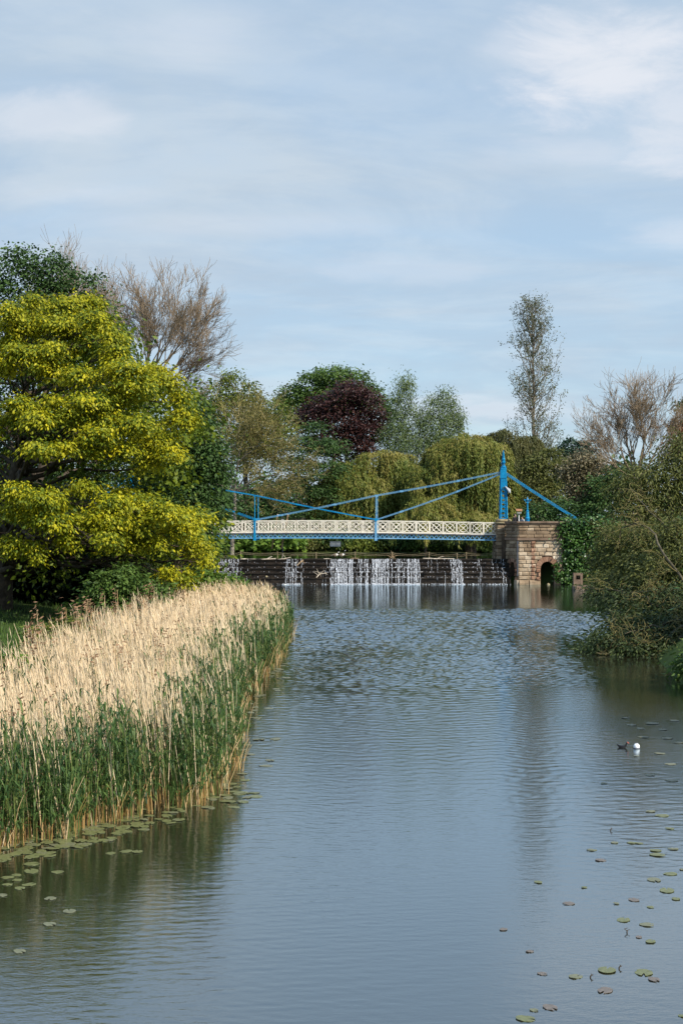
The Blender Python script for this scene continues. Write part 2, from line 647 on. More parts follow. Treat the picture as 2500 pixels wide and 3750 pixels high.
xs = np.concatenate([[-900, -500, -300, -180, -110, -75, -55], np.arange(-42, 42.1, 0.6), [55, 75, 110, 180, 300, 500, 900]])
ys = np.concatenate([[-250, -120, -70, -40, -25], np.arange(-12, 178.1, 0.8), [190, 210, 240, 300, 400, 600, 1000, 1800]])
X, Y = np.meshgrid(xs, ys)
Z = ground_z(X, Y)
V = np.stack([X, Y, Z], -1).reshape(-1, 3)
nx, ny = len(xs), len(ys)
i = np.arange(ny - 1)[:, None] * nx + np.arange(nx - 1)[None, :]
q = np.stack([i, i + 1, i + nx + 1, i + nx], -1).reshape(-1, 4)
g = link('ground', mesh_np('ground', V, q, mats=[ground_mat()], smooth=True))
tag(g, kind='structure')

# river surface: a real wave mesh, ruffled by wind up to a calm lee below the weir
gw = np.random.default_rng(17)
wys = np.concatenate([[-60, -20, 0, 8, 11], np.arange(13, 30, .045), np.arange(30, 60, .065), np.arange(60, 95, .085), np.arange(95, 124.7, .17)])
wxs = np.concatenate([[-45, -30, -20, -15], np.arange(-12, 21.05, .09), [24, 30, 45]])
WXg, WYg = np.meshgrid(wxs, wys)


def lowfreq(x, y, sx, sy, seed, n=7):
    g_ = np.random.default_rng(seed)
    v = np.zeros_like(x)
    for _ in range(n):
        v += np.sin(x * sx * g_.uniform(.4, 1.6) + y * sy * g_.uniform(.4, 1.6) * g_.choice([-1, 1]) + g_.uniform(0, 6.28))
    return v / math.sqrt(n * .5)


WZ = np.zeros_like(WXg)
wdir = R(8)
spacing = np.interp(WYg, [13, 30, 30.01, 60, 60.01, 95, 95.01], [.045, .045, .065, .065, .085, .085, .17])
NW = 64
for k in range(NW):
    lam = 0.15 * (0.65 / 0.15) ** gw.random()
    th = wdir + gw.normal(0, .95)
    kx, ky = math.sin(th) * 2 * math.pi / lam, math.cos(th) * 2 * math.pi / lam
    slope = 0.105 / math.sqrt(NW / 2) * (1.15 if lam < .4 else .75)
    amp = slope * lam / (2 * math.pi)
    fade = np.clip((lam / spacing - 2.2) / 1.5, 0, 1) * (np.interp(WYg, [14, 50], [.22, 1.0]) if lam > .28 else 1.0)
    env = 0.55 + 0.45 * np.sin(WXg * gw.uniform(.2, .9) + WYg * gw.uniform(-.5, .5) + gw.uniform(0, 6.28))
    WZ += amp * env * fade * np.sin(kx * WXg + ky * WYg + gw.uniform(0, 6.28))
edge_ = WYg + lowfreq(WXg, WYg, .5, .3, 5) * 0.9 + WXg * 0.12
calmf = 1 - 0.86 * sst(90.5, 92.5, edge_)
patch_ = np.clip(0.82 + 0.26 * lowfreq(WXg, WYg, .35, .14, 9), .3, 1.3)
nearf = np.interp(WYg, [13, 20, 28, 40], [.75, .9, 1.0, 1.0])
farf = np.interp(WYg, [48, 62, 92], [1.0, 1.8, 3.1])
leef = 1 - 0.74 * sst(-0.3, -4.5, WXg) * sst(36, 25, WYg)
WZ *= calmf * patch_ * nearf * leef * farf * (1 - 0.6 * sst(4.5, 8.5, WXg - 0.06 * (WYg - 30)) * sst(24, 32, WYg) * sst(80, 64, WYg))
WZ[WYg < 12.5] = 0
wv = np.stack([WXg, WYg, WZ], -1).reshape(-1, 3)
nx_, ny_ = len(wxs), len(wys)
wi = np.arange(ny_ - 1)[:, None] * nx_ + np.arange(nx_ - 1)[None, :]
wq = np.stack([wi, wi + 1, wi + nx_ + 1, wi + nx_], -1).reshape(-1, 4)
wme = mesh_np('river_water', wv, wq, mats=[water_mat('rippled_river_water', False)], smooth=True)
# the far ripples are smaller than a pixel: their facets are left flat so that only the sides turned to the viewer show
wme.polygons.foreach_set('use_smooth', ((wys[:-1] < 50) | (wys[:-1] > 97)).repeat(nx_ - 1))
tag(link('river_water', wme), kind='structure')
w = MB()
w.add([(-30, 125.3, 2.12), (14.2, 125.3, 2.12), (40, 128.2, 2.12), (40, 156, 2.12), (-30, 156, 2.12)], tris=[(0, 1, 2), (0, 2, 3), (0, 3, 4)])
tag(w.build('upper_river_water', water_mat('still_upper_water', True)), kind='structure')

# ------------------------------------------------------------------ weir
WX0, WX1 = -17.5, 14.75
STEP_Z = [2.16, 1.80, 1.40, 1.02, 0.58, -0.6]
STEP_Y = [125.35, 124.95, 124.6, 124.25, 123.9, 123.5]   # riser plane of each drop
weir = thing('stepped_weir', 'wide dark wet stone weir falling in steps beneath the footbridge', 'weir', (0, 123.5, 0))
b = MB()
rw = np.random.default_rng(3)
for k in range(5):
    zt, zb = STEP_Z[k], STEP_Z[k + 1] - 0.03
    x = WX0
    while x < WX1:
        L = rw.uniform(0.7, 1.5)
        x2 = min(WX1, x + L)
        jz = rw.uniform(-0.025, 0.02)
        jy = rw.uniform(-0.05, 0.03)
        yb = STEP_Y[k] + (1.6 if k == 0 else 0.5)
        b.box(x + 0.004, x2 - 0.004, STEP_Y[k] - 0.04 + jy, yb, zt - 0.11, zt + jz)      # nosing
        b.box(x + 0.004, x2 - 0.004, STEP_Y[k] + 0.05 + jy, yb - 0.02, zb, zt - 0.113)    # riser
        x = x2
b.build('steps', M['weirstone'], weir)

# falling water: every strand a thin curved sheet of its own width
streams = [(640, 700, .3), (700, 795, .35), (798, 868, .85), (872, 885, .2), (1040, 1100, .8), (1105, 1150, .12), (1183, 1200, .35), (1215, 1287, 1.0), (1290, 1318, .45), (1318, 1345, .8), (1346, 1365, .35), (1368, 1412, 1.0),
           (1412, 1440, .55), (1440, 1475, .8), (1478, 1500, .7), (1492, 1532, 1.0), (1535, 1560, .25), (1560, 1590, .3), (1590, 1640, .3), (1655, 1692, 1.0), (1692, 1720, .3), (1722, 1760, .4), (1760, 1800, .3), (1805, 1848, .5)]


def dens(px):
    d = 0.10
    for a, c, s_ in streams:
        if a - 4 <= px <= c + 4:
            d = max(d, s_ * (1.0 if 1200 < px < 1540 else .82))
    return d


Vs, n_s = [], 0
x = WX0 + 0.1
while x < WX1 - 0.05:
    dd = dens(1250 + F * x / 124.4 + rw.normal(0, 4))
    if rw.random() < dd ** 1.6 * 0.72:
        wdt = rw.uniform(0.012, 0.055) * (0.6 + 0.6 * dd)
        drift_ = 0.0
        for k in range(5):
            zt, zb = STEP_Z[k] + 0.02, (STEP_Z[k + 1] + 0.02 if k < 4 else 0.02)
            drift_ += rw.normal(0, .035)
            if rw.random() > 0.55 + 0.4 * dd:
                continue
            a0 = STEP_Y[k] - 0.06 - rw.uniform(0, 0.03)
            top = zt + rw.uniform(-0.05, 0.01)
            bot = zb if rw.random() < 0.5 + .3 * dd else zt - (zt - zb) * rw.uniform(0.3, 0.95)
            wk = wdt * rw.uniform(.6, 1.3)
            for j in range(5):
                t = j / 4
                ww = wk * (1 - 0.35 * t) * (0.5 + rw.random())
                xx = x + drift_ + rw.normal(0, .012)
                Vs.append((xx - ww / 2, a0 - 0.10 * t * t - 0.012 * j, top + (bot - top) * t))
                Vs.append((xx + ww / 2, a0 - 0.10 * t * t - 0.012 * j, top + (bot - top) * t))
            n_s += 1
    x += rw.uniform(0.018, 0.05)
Vs = np.array(Vs).reshape(n_s, 10, 3)
qs = []
for j in range(4):
    qs.append(np.stack([np.arange(n_s) * 10 + 2 * j, np.arange(n_s) * 10 + 2 * j + 1, np.arange(n_s) * 10 + 2 * j + 3, np.arange(n_s) * 10 + 2 * j + 2], -1))
qs = np.concatenate(qs)
foam = []
fw = MB()
fw.add(Vs.reshape(-1, 3))
mw, ntw, outw = new_mat('white_falling_water')
pw = ntw.nodes.new('ShaderNodeBsdfPrincipled')
pw.inputs['Base Color'].default_value = (0.60, 0.62, 0.66, 1)
pw.inputs['Roughness'].default_value = 0.25
ntr = ntw.nodes.new('ShaderNodeBsdfTransparent')
ntm = ntw.nodes.new('ShaderNodeMixShader')
ntn = ntw.nodes.new('ShaderNodeTexNoise')
ntn.inputs['Scale'].default_value = 9
ntn.inputs['Detail'].default_value = 4
ntc = ntw.nodes.new('ShaderNodeTexCoord')
ntw.links.new(ntc.outputs['Object'], ntn.inputs['Vector'])
nmr = ntw.nodes.new('ShaderNodeMapRange')
nmr.inputs['From Min'].default_value = 0.38
nmr.inputs['From Max'].default_value = 0.58
nmr.inputs['To Min'].default_value = 0.25
nmr.inputs['To Max'].default_value = 0.95
ntw.links.new(ntn.outputs['Fac'], nmr.inputs[0])
ntw.links.new(nmr.outputs[0], ntm.inputs[0])
ntw.links.new(ntr.outputs[0], ntm.inputs[1])
ntw.links.new(pw.outputs[0], ntm.inputs[2])
ntw.links.new(ntm.outputs[0], outw.inputs[0])
# splashes: small droplets at the foot of each drop and along the base
Ps = []
for k in range(5):
    zb = (STEP_Z[k + 1] if k < 4 else 0.0)
    yb = STEP_Y[k] - 0.14
    for _ in range(1500 if k < 4 else 4200):
        x = rw.uniform(WX0 + .1, WX1 - .05)
        if rw.random() < dens(1250 + F * x / yb) ** 1.3:
            Ps.append((x, yb - rw.uniform(0, 0.12 if k < 4 else 0.45), zb + 0.015 + abs(rw.normal(0, 0.035 if k < 4 else 0.03))))
Ps = np.array(Ps)
Ld = rw.uniform(0.03, 0.09, len(Ps))
D = np.stack([rw.normal(0, 1, len(Ps)), rw.normal(0, .3, len(Ps)), rw.normal(0, .5, len(Ps))], -1)
Vd, qd = leaf_arrays(Ps, D, np.broadcast_to(np.array([0, -1.0, 0.4]), D.shape), Ld, Ld * 0.7)
Vall = np.vstack([Vs.reshape(-1, 3), Vd])
qall = np.vstack([qs, qd + n_s * 10])
tag(link('falling_water', mesh_np('falling_water', Vall, qall, mats=[mw])), kind='structure')

# ------------------------------------------------------------------ abutment (right bank)
P0, P1, P2, P3 = np.array([14.55, 125.6]), np.array([15.38, 123.5]), np.array([19.2, 123.5]), np.array([19.9, 125.8])
abut = thing('stone_abutment', 'rough brown sandstone abutment with two dark arched openings carrying the bridge end', 'bridge abutment', (17, 124.5, 0))
rs = np.random.default_rng(5)


class Facet:
    def __init__(self, a, b):
        self.a, self.b = a, b
        self.L = np.linalg.norm(b - a)
        self.u = (b - a) / self.L
        self.n = np.array([self.u[1], -self.u[0]])     # outward (towards camera for left-to-right walls)

    def p(self, u, z, out=0.0):
        q_ = self.a + self.u * u + self.n * out
        return (q_[0], q_[1], z)


def rock_block(mb, fc, u0, u1, z0, z1, depth, tint, prot=None, back=-0.05):
    """one rock-faced block: margins flat, face pillowed with an irregular ridge"""
    g_ = 0.008
    u0 += g_; u1 -= g_; z0 += g_; z1 -= g_
    m_ = min(0.05, (u1 - u0) * .25, (z1 - z0) * .25)
    d0 = depth * 0.35
    nu, nz_ = 4, 3
    us = [u0, u0 + m_, (u0 + u1) / 2 + rs.uniform(-.1, .1) * (u1 - u0), u1 - m_, u1]
    zs = [z0, z0 + m_, z1 - m_ - rs.uniform(0, .3) * (z1 - z0), z1]
    Vb = []
    for zi, z in enumerate(zs):
        for ui, u in enumerate(us):
            edge = ui in (0, 4) or zi in (0, 3)
            o = d0 * 0.4 if edge else depth * rs.uniform(0.5, 1.25)
            Vb.append(fc.p(u, z, o))
    W_ = 5
    qd_ = [(zi * W_ + ui, zi * W_ + ui + 1, (zi + 1) * W_ + ui + 1, (zi + 1) * W_ + ui) for zi in range(3) for ui in range(4)]
    ring = [0, 1, 2, 3, 4, 9, 14, 19, 18, 17, 16, 15, 10, 5]
    nb = len(Vb)
    ringp = [(0, 0), (1, 0), (2, 0), (3, 0), (4, 0), (4, 1), (4, 2), (4, 3), (3, 3), (2, 3), (1, 3), (0, 3), (0, 2), (0, 1)]
    for ui, zi in ringp:
        Vb.append(fc.p(us[ui], zs[zi], back))
    for j in range(14):
        j2 = (j + 1) % 14
        qd_.append((ring[j2], ring[j], nb + j, nb + j2))
    mb.add(Vb, qd_, tint=tint)


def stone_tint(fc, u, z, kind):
    """stone colour of a block (quarry variation, a darker top, and the damp brown staining of the left side)"""
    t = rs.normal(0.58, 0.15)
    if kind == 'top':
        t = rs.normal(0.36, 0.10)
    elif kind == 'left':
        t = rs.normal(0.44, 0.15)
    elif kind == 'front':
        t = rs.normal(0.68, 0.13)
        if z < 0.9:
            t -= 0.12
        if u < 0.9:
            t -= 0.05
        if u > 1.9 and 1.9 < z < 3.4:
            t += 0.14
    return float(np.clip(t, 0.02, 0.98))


def arch_halfwidth(z, zs_, hw, ring):
    """half opening of an arch (springing zs_, half width hw) enlarged by ring, at height z"""
    if z <= zs_:
        return hw + (0 if ring == 0 else 0.0)
    r = hw + ring
    d = z - zs_
    return math.sqrt(max(0.0, r * r - d * d))


stonework = MB()
vouss = None
core = MB()


def wall_facet(fc, z0, z1, courses, arch, kind, Lmin, Lmax):
    hz = (z1 - z0) / courses
    for c in range(courses):
        za, zb = z0 + c * hz, z0 + (c + 1) * hz
        spans = [(0.0, fc.L)]
        if arch:
            uc, hw, zs_, ring = arch
            zm = (za + zb) / 2
            if zm < zs_ + hw + ring:
                h_ = max(arch_halfwidth(zm, zs_, hw, ring), 0.12) if zm > zs_ else hw
                spans = [(0.0, uc - h_), (uc + h_, fc.L)]
        for (s0, s1) in spans:
            if s1 - s0 < 0.05:
                continue
            u = s0
            first = True
            while u < s1 - 1e-6:
                L_ = rs.uniform(Lmin, Lmax) * (0.55 if first and c % 2 else 1.0)
                first = False
                u2 = u + L_
                if s1 - u2 < Lmin * 0.6:
                    u2 = s1
                rock_block(stonework, fc, u, min(u2, s1), za, zb, rs.uniform(0.03, 0.10), stone_tint(fc, (u + u2) / 2, (za + zb) / 2, kind))
                u = u2
    # core panel behind the blocks, with the arch cut out at its foot
    pts = [(0, -0.8)]
    if arch:
        uc, hw, zs_, ring = arch
        pts += [(uc - hw, -0.8), (uc - hw, zs_)]
        pts += [(uc - hw * math.cos(t), zs_ + hw * math.sin(t)) for t in np.linspace(0, math.pi, 13)[1:-1]]
        pts += [(uc + hw, zs_), (uc + hw, -0.8)]
    pts += [(fc.L, -0.8), (fc.L, z1), (0, z1)]
    bm = bmesh.new()
    vs = [bm.verts.new(fc.p(u, z, -0.02)) for u, z in pts]
    f = bm.faces.new(vs)
    r = bmesh.ops.extrude_face_region(bm, geom=[f])
    ev = [e for e in r['geom'] if isinstance(e, bmesh.types.BMVert)]
    for v in ev:
        v.co += Vector((-fc.n[0] * 0.7, -fc.n[1] * 0.7, 0))
    bmesh.ops.triangulate(bm, faces=bm.faces[:])
    bm.verts.index_update()
    core.add([v.co[:] for v in bm.verts], tris=[tuple(v.index for v in f_.verts) for f_ in bm.faces], tint=0.4)
    bm.free()


def arch_ring(fc, arch, n):
    uc, hw, zs_, ring = arch
    for k_ in range(n):
        t0 = math.pi * k_ / n + 0.012
        t1 = math.pi * (k_ + 1) / n - 0.012
        o = rs.uniform(0.05, 0.11)
        ro = hw + ring * rs.uniform(0.92, 1.08)
        P = []
        for out in (-0.05, o):
            for (t, r_) in ((t0, hw), (t1, hw), (t1, ro), (t0, ro)):
                P.append(fc.p(uc - r_ * math.cos(t), zs_ + r_ * math.sin(t), out))
        vouss.add(P, [(3, 2, 1, 0), (4, 5, 6, 7), (0, 1, 5, 4), (1, 2, 6, 5), (2, 3, 7, 6), (3, 0, 4, 7)], tint=float(np.clip(rs.normal(0.5, 0.25), 0, 1)))
    for side in (-1, 1):
        for c in range(3):
            za = 0.32 + c * (zs_ - 0.34) / 3
            zb = za + (zs_ - 0.34) / 3
            wq = 0.30 if c % 2 else 0.42
            ua, ub = (uc - hw - wq, uc - hw) if side < 0 else (uc + hw, uc + hw + wq)
            rock_block(vouss, fc, ua, ub, za, zb, 0.17, float(np.clip(rs.normal(0.5, 0.25), 0, 1)))


f_left = Facet(P0, P1)
f_front = Facet(P1, P2)
f_right = Facet(P2, P3)
arch_l = (1.18, 0.50, 1.45, 0.34)
arch_f = (2.49, 0.585, 1.42, 0.42)
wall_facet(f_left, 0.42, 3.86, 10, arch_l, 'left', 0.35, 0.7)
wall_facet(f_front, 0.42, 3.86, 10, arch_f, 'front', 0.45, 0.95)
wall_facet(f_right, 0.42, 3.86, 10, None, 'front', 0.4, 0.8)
for fc, ar, n_ in ((f_left, arch_l, 9), (f_front, arch_f, 11)):
    vouss = MB()
    arch_ring(fc, ar, n_)
    vo = vouss.build('arch_surround', M['redstone'], abut)
    vo['label'] = 'reddish wedge stones round the narrow side opening' if fc is f_left else 'reddish wedge stones round the larger front opening'


def off_poly(d):
    """plan line P0-P1-P2-P3 pushed outward by d"""
    out_ = []
    for pt, n_ in ((P0, f_left.n), (P1, None), (P2, None), (P3, f_right.n)):
        if n_ is None:
            a_, b_ = (f_left, f_front) if pt is P1 else (f_front, f_right)
            m_ = a_.n + b_.n
            m_ /= np.dot(m_, a_.n)
            out_.append(pt + m_ * d)
        else:
            out_.append(pt + n_ * d)
    return out_


def band(mb, z0, z1, d_out, d_in, jit=0.0, **k):
    A, B = off_poly(d_out), off_poly(d_in)
    for j in range(3):
        mb.hexa([(*A[j], z0), (*A[j + 1], z0), (*B[j + 1], z0), (*B[j], z0), (*A[j], z1), (*A[j + 1], z1), (*B[j + 1], z1), (*B[j], z1)], **k)


# plinth, broken where the openings are
for fc, arch in ((f_left, arch_l), (f_front, arch_f), (f_right, None)):
    spans = [(0, fc.L)] if not arch else [(0, arch[0] - arch[1]), (arch[0] + arch[1], fc.L)]
    for s0, s1 in spans:
        pl = MB()
        u = s0
        while u < s1 - 1e-6:
            u2 = min(s1, u + rs.uniform(0.6, 1.1))
            if s1 - u2 < 0.35:
                u2 = s1
            rock_block(pl, fc, u, u2, -0.5, 0.42, 0.16, float(np.clip(rs.normal(0.62, 0.12), 0, 1)))
            u = u2
        pl.build('plinth', M['stone'], abut)
# upper wall
f_l2, f_f2, f_r2 = Facet(P0 + 0, P1 + 0), Facet(P1 + 0, P2 + 0), Facet(P2 + 0, P3 + 0)
for fc in (f_l2, f_f2, f_r2):
    for c in range(4):
        za = 4.06 + c * 0.295
        u = 0.0
        while u < fc.L - 1e-6:
            u2 = u + rs.uniform(0.45, 1.2)
            if fc.L - u2 < 0.3:
                u2 = fc.L
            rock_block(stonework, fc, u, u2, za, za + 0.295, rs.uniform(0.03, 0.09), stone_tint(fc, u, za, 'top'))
            u = u2
sw = stonework.build('stonework', M['stone'], abut)
core.build('wall_core', M['mortar'], abut)
pa = MB()
A, B = off_poly(-0.02), off_poly(-0.42)
for j in range(3):
    pa.hexa([(*A[j], 3.87), (*A[j + 1], 3.87), (*B[j + 1], 3.87), (*B[j], 3.87), (*A[j], 5.24), (*A[j + 1], 5.24), (*B[j + 1], 5.24), (*B[j], 5.24)])
pa.build('parapet_core', M['mortar'], abut)
st = MB()
band(st, 3.86, 4.06, 0.17, -0.02)
st.build('string_course', M['brownstone'], abut)
cp = MB()
band(cp, 5.24, 5.36, 0.13, -0.5)
band(cp, 5.36, 5.50, 0.20, -0.56)
cp.build('coping', M['brownstone'], abut)
# pilaster strip in red stone and flat deck behind the parapet
pz = MB()
for c in range(10):
    rock_block(pz, f_front, 1.05, 1.05 + (0.42 if c % 2 else 0.34), 0.42 + c * 0.344, 0.42 + (c + 1) * 0.344, 0.12, float(np.clip(rs.normal(0.55, 0.2), 0, 1)))
pz.build('quoin_strip', M['redstone'], abut)
fl = MB()
Bp = off_poly(-0.45)
fl.prism([Bp[0], Bp[1], Bp[2], Bp[3], np.array([20.5, 133.0]), np.array([14.6, 133.0])], 4.1, 4.3)
fl.build('walkway', M['soil'], abut)
bk = MB()
bk.box(14.7, 20.2, 127.6, 128.0, -0.8, 4.09)
bk.box(14.2, 14.6, 125.7, 128.0, -0.8, 4.09)
bk.box(20.0, 20.3, 125.9, 127.6, -0.8, 4.09)
bk.build('chamber_wall', M['mortar'], abut)
dp = MB()
e_ = P1 + (f_left.n + f_front.n) * 0.12
dp.tube([(e_[0], e_[1], 0.75), (e_[0], e_[1], 3.8)], 0.06, 8)
for z in (1.2, 2.2, 3.2):
    dp.tube([(e_[0], e_[1], z), (e_[0], e_[1], z + 0.08)], 0.085, 8)
dp.build('drainpipe', M['steelshade'], abut)

# pier under the tower
pier = MB()
PX0, PX1, PY0, PY1 = 13.82, 15.2, 126.15, 129.9
fp = Facet(np.array([PX0, PY0]), np.array([PX1, PY0]))
fs = Facet(np.array([PX0, PY1]), np.array([PX0, PY0]))
core2 = MB()
core2.box(PX0 + 0.05, PX1, PY0 + 0.05, PY1, 0.5, 5.26)
core2.build('pier_core', M['mortar'], abut)
for fc in (fp, fs):
    for c in range(13):
        za = 1.15 + c * 0.314
        u = 0.0
        while u < fc.L - 1e-6:
            u2 = u + rs.uniform(0.4, 0.85)
            if fc.L - u2 < 0.3:
                u2 = fc.L
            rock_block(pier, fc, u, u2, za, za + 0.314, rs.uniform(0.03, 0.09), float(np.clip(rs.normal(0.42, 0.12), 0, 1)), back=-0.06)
            u = u2
pier.build('pier', M['stone'], abut)
cap = MB()
cap.box(PX0 - 0.12, PX1 + 0.12, PY0 - 0.12, PY1 + 0.1, 5.26, 5.42)
# rounded capstone under each tower
TB = [np.array([14.47, 126.95]), np.array([14.47 + 1.97 * math.sin(R(4.84)), 126.95 + 1.97 * math.cos(R(4.84))])]
for c_ in TB:
    cap.lathe([(0.60, 5.42), (0.68, 5.47), (0.70, 5.56), (0.66, 5.64), (0.52, 5.70)], c_[0], c_[1], 20)
cap.build('pier_cap', M['capstone'], abut, smooth=True)

# ------------------------------------------------------------------ left abutment (hidden behind the trees but for a patch)
TH = R(4.84)
bt = np.array([-math.cos(TH), math.sin(TH)])       # along the bridge, right to left
bn = np.array([math.sin(TH), math.cos(TH)])        # away from the camera
B0 = np.array([13.92, 127.0])
SPAN = 32.7


def bp(s, d, z):
    q_ = B0 + bt * s + bn * d
    return (q_[0], q_[1], z)


labut = thing('stone_abutment', 'pale pinkish stone abutment glimpsed through the golden tree at the far bridge end', 'bridge abutment', (*(B0 + bt * (SPAN + 2)), 0))
lb = MB()
stl = stonework = MB()
lp = B0 + bt * (SPAN + 6.5) - bn * 0.4
lq = B0 + bt * (SPAN + 0.15) - bn * 0.4
fl_ = Facet(lp, lq)
for c in range(16):
    za = -0.3 + c * 0.36
    u = 0.0
    while u < fl_.L - 1e-6:
        u2 = u + rs.uniform(0.45, 1.0)
        if fl_.L - u2 < 0.3:
            u2 = fl_.L
        rock_block(lb, fl_, u, u2, za, za + 0.36, rs.uniform(0.03, 0.1), float(np.clip(rs.normal(0.62, 0.15), 0, 1)))
        u = u2
lb.build('stonework', M['stone'], labut)
lc_ = MB()
lc_.hexa([(*(lp + bn * .03), -0.8), (*(lq + bn * .03), -0.8), (*(lq + bn * 3.2), -0.8), (*(lp + bn * 3.2), -0.8), (*(lp + bn * .03), 5.42), (*(lq + bn * .03), 5.42), (*(lq + bn * 3.2), 5.42), (*(lp + bn * 3.2), 5.42)])
lc_.build('wall_core', M['mortar'], labut)
cc = MB()
cc.hexa([(*(lp - bn * .15), 5.46), (*(lq - bn * .15), 5.46), (*(lq + bn * 3.3), 5.46), (*(lp + bn * 3.3), 5.46), (*(lp - bn * .15), 5.68), (*(lq - bn * .15), 5.68), (*(lq + bn * 3.3), 5.68), (*(lp + bn * 3.3), 5.68)])
cc.build('coping', M['brownstone'], labut)

# ------------------------------------------------------------------ footbridge
bridge = thing('suspension_footbridge', 'blue and cream iron suspension footbridge spanning the river above the weir', 'footbridge', (*(B0 + bt * SPAN / 2), 4.3))
BW = 1.97
NP = 27
PITCH = SPAN / NP


def zd(s):
    return 4.25 + 0.19 * (1 - ((s - SPAN / 2) / (SPAN / 2)) ** 2)


THIRD = [10.86, 21.84]


def railing_panel(k, d):
    mb = MB()
    s0, s1 = k * PITCH + 0.015, (k + 1) * PITCH - 0.015
    z0 = zd((s0 + s1) / 2) + 0.04
    z1 = z0 + 1.05
    tw = 0.05
    up = (bn[0], bn[1], 0)

    def bar(a, b_, w_, h_=0.05):
        mb.bar(bp(a[0], d, a[1]), bp(b_[0], d, b_[1]), w_, h_, up)
    bar((s0, z1), (s1, z1), 0.075, 0.09)
    bar((s0, z0), (s1, z0), 0.06, 0.07)
    bar((s0 + .03, z0), (s0 + .03, z1), 0.055, 0.06)
    bar((s1 - .03, z0), (s1 - .03, z1), 0.055, 0.06)
    a0, a1, b0, b1 = s0 + 0.09, s1 - 0.09, z0 + 0.07, z1 - 0.08
    bar((a0, b0), (a1, b0), 0.028, 0.04)
    bar((a0, b1), (a1, b1), 0.028, 0.04)
    bar((a0, b0), (a1, b1), 0.045, 0.036)
    bar((a0, b1), (a1, b0), 0.045, 0.034)
    cs, cz = (a0 + a1) / 2, (b0 + b1) / 2
    r_ = 0.355
    pts = [bp(cs + r_ * math.cos(t), d, cz + r_ * math.sin(t)) for t in np.linspace(0, 2 * math.pi, 25)]
    mb.tube(pts, 0.024, 5, cap=False)
    for dx, dz in ((1, 0), (-1, 0), (0, 1), (0, -1)):
        e0 = (cs + dx * r_, cz + dz * r_)
        e1 = (cs + dx * 0.47 if dx else cs, cz + (dz * 0.445))
        bar(e0, e1, 0.03, 0.03)
    hub = [bp(cs + 0.07 * math.cos(t), d - 0.03, cz + 0.07 * math.sin(t)) for t in np.linspace(0, 2 * math.pi, 9)[:-1]]
    hub2 = [bp(cs + 0.07 * math.cos(t), d + 0.03, cz + 0.07 * math.sin(t)) for t in np.linspace(0, 2 * math.pi, 9)[:-1]]
    mb.add(hub + hub2, [(j, (j + 1) % 8, 8 + (j + 1) % 8, 8 + j) for j in range(8)] + [(0, 1, 2, 3), (0, 3, 4, 7), (4, 5, 6, 7)])
    # foot bracket at the post
    mb.bar(bp(s0 - 0.015, d, z0 - 0.14), bp(s0 - 0.015, d, z0), 0.10, 0.08, up)
    return mb.build('railing_panel', M['cream'], bridge)


for d in (0.0, BW):
    for k in range(NP):
        railing_panel(k, d)

# girders: chords and zigzag lattice
for d in (-0.02, BW + 0.02):
    gm = MB()
    lat = MB()
    nseg = NP * 3
    up = (bn[0], bn[1], 0)
    for k in range(NP):
        sa, sb = k * PITCH, (k + 1) * PITCH
        gm.bar(bp(sa, d, zd(sa) - 0.05), bp(sb, d, zd(sb) - 0.05), 0.10, 0.16, up, mi=1)  # top chord coloured dark grey to stand for shadow
        gm.bar(bp(sa, d, zd(sa) - 0.46), bp(sb, d, zd(sb) - 0.46), 0.10, 0.14, up, mi=0)
    gm.build('girder', [M['paleblue'], M['steelshade']], bridge)
    for k in range(nseg):
        sa = k * SPAN / nseg
        sm_ = (k + 0.5) * SPAN / nseg
        sb = (k + 1) * SPAN / nseg
        lat.bar(bp(sa, d, zd(sa) - 0.42), bp(sm_, d, zd(sm_) - 0.10), 0.055, 0.05, up)
        lat.bar(bp(sm_, d, zd(sm_) - 0.10), bp(sb, d, zd(sb) - 0.42), 0.055, 0.045, up)
    lat.build('girder_lattice', M['paleblue'], bridge)
dk = MB()
for k in range(NP):
    sa, sb = k * PITCH, (k + 1) * PITCH
    dk.hexa([bp(sb, 0.06, zd(sb) - 0.06), bp(sa, 0.06, zd(sa) - 0.06), bp(sa, BW - 0.06, zd(sa) - 0.06), bp(sb, BW - 0.06, zd(sb) - 0.06),
             bp(sb, 0.06, zd(sb) - 0.0), bp(sa, 0.06, zd(sa) - 0.0), bp(sa, BW - 0.06, zd(sa) - 0.0), bp(sb, BW - 0.06, zd(sb) - 0.0)])
dk.build('deck', M['deck'], bridge)
HT = 7.82          # hanger top
ND = 5.62          # node height at deck posts
TT = 9.92          # stay attachment on the tower
for s_ in THIRD:
    for d in (0.0, BW):
        e = -0.09 if d == 0 else 0.09
        pm = MB()
        up = (bn[0], bn[1], 0)
        pm.bar(bp(s_, d + e, zd(s_) - 0.60), bp(s_, d + e, ND - 0.12), 0.19, 0.12, up)
        pm.bar(bp(s_, d + e * 1.3, zd(s_) - 0.68), bp(s_, d + e * 1.3, zd(s_) - 0.56), 0.26, 0.2, up)
        po = pm.build('post', M['paleblue'] if s_ < 15 else M['blue'], bridge)  # right posts paler: sunlight painted into their blue
        nb_ = MB()
        nb_.tube([bp(s_, d + e - .10, ND), bp(s_, d + e + .10, ND)], 0.15, 12)
        nb_.build('pin_joint', M['blue'], po)
        hm = MB()
        hm.tube([bp(s_, d + e, ND), bp(s_, d + e, HT)], 0.042, 6)
        hm.tube([bp(s_, d + e - .05, HT - 0.03), bp(s_, d + e + .05, HT - 0.03)], 0.10, 10)
        hm.build('hanger', M['paleblue'] if s_ < 15 else M['blue'], bridge)


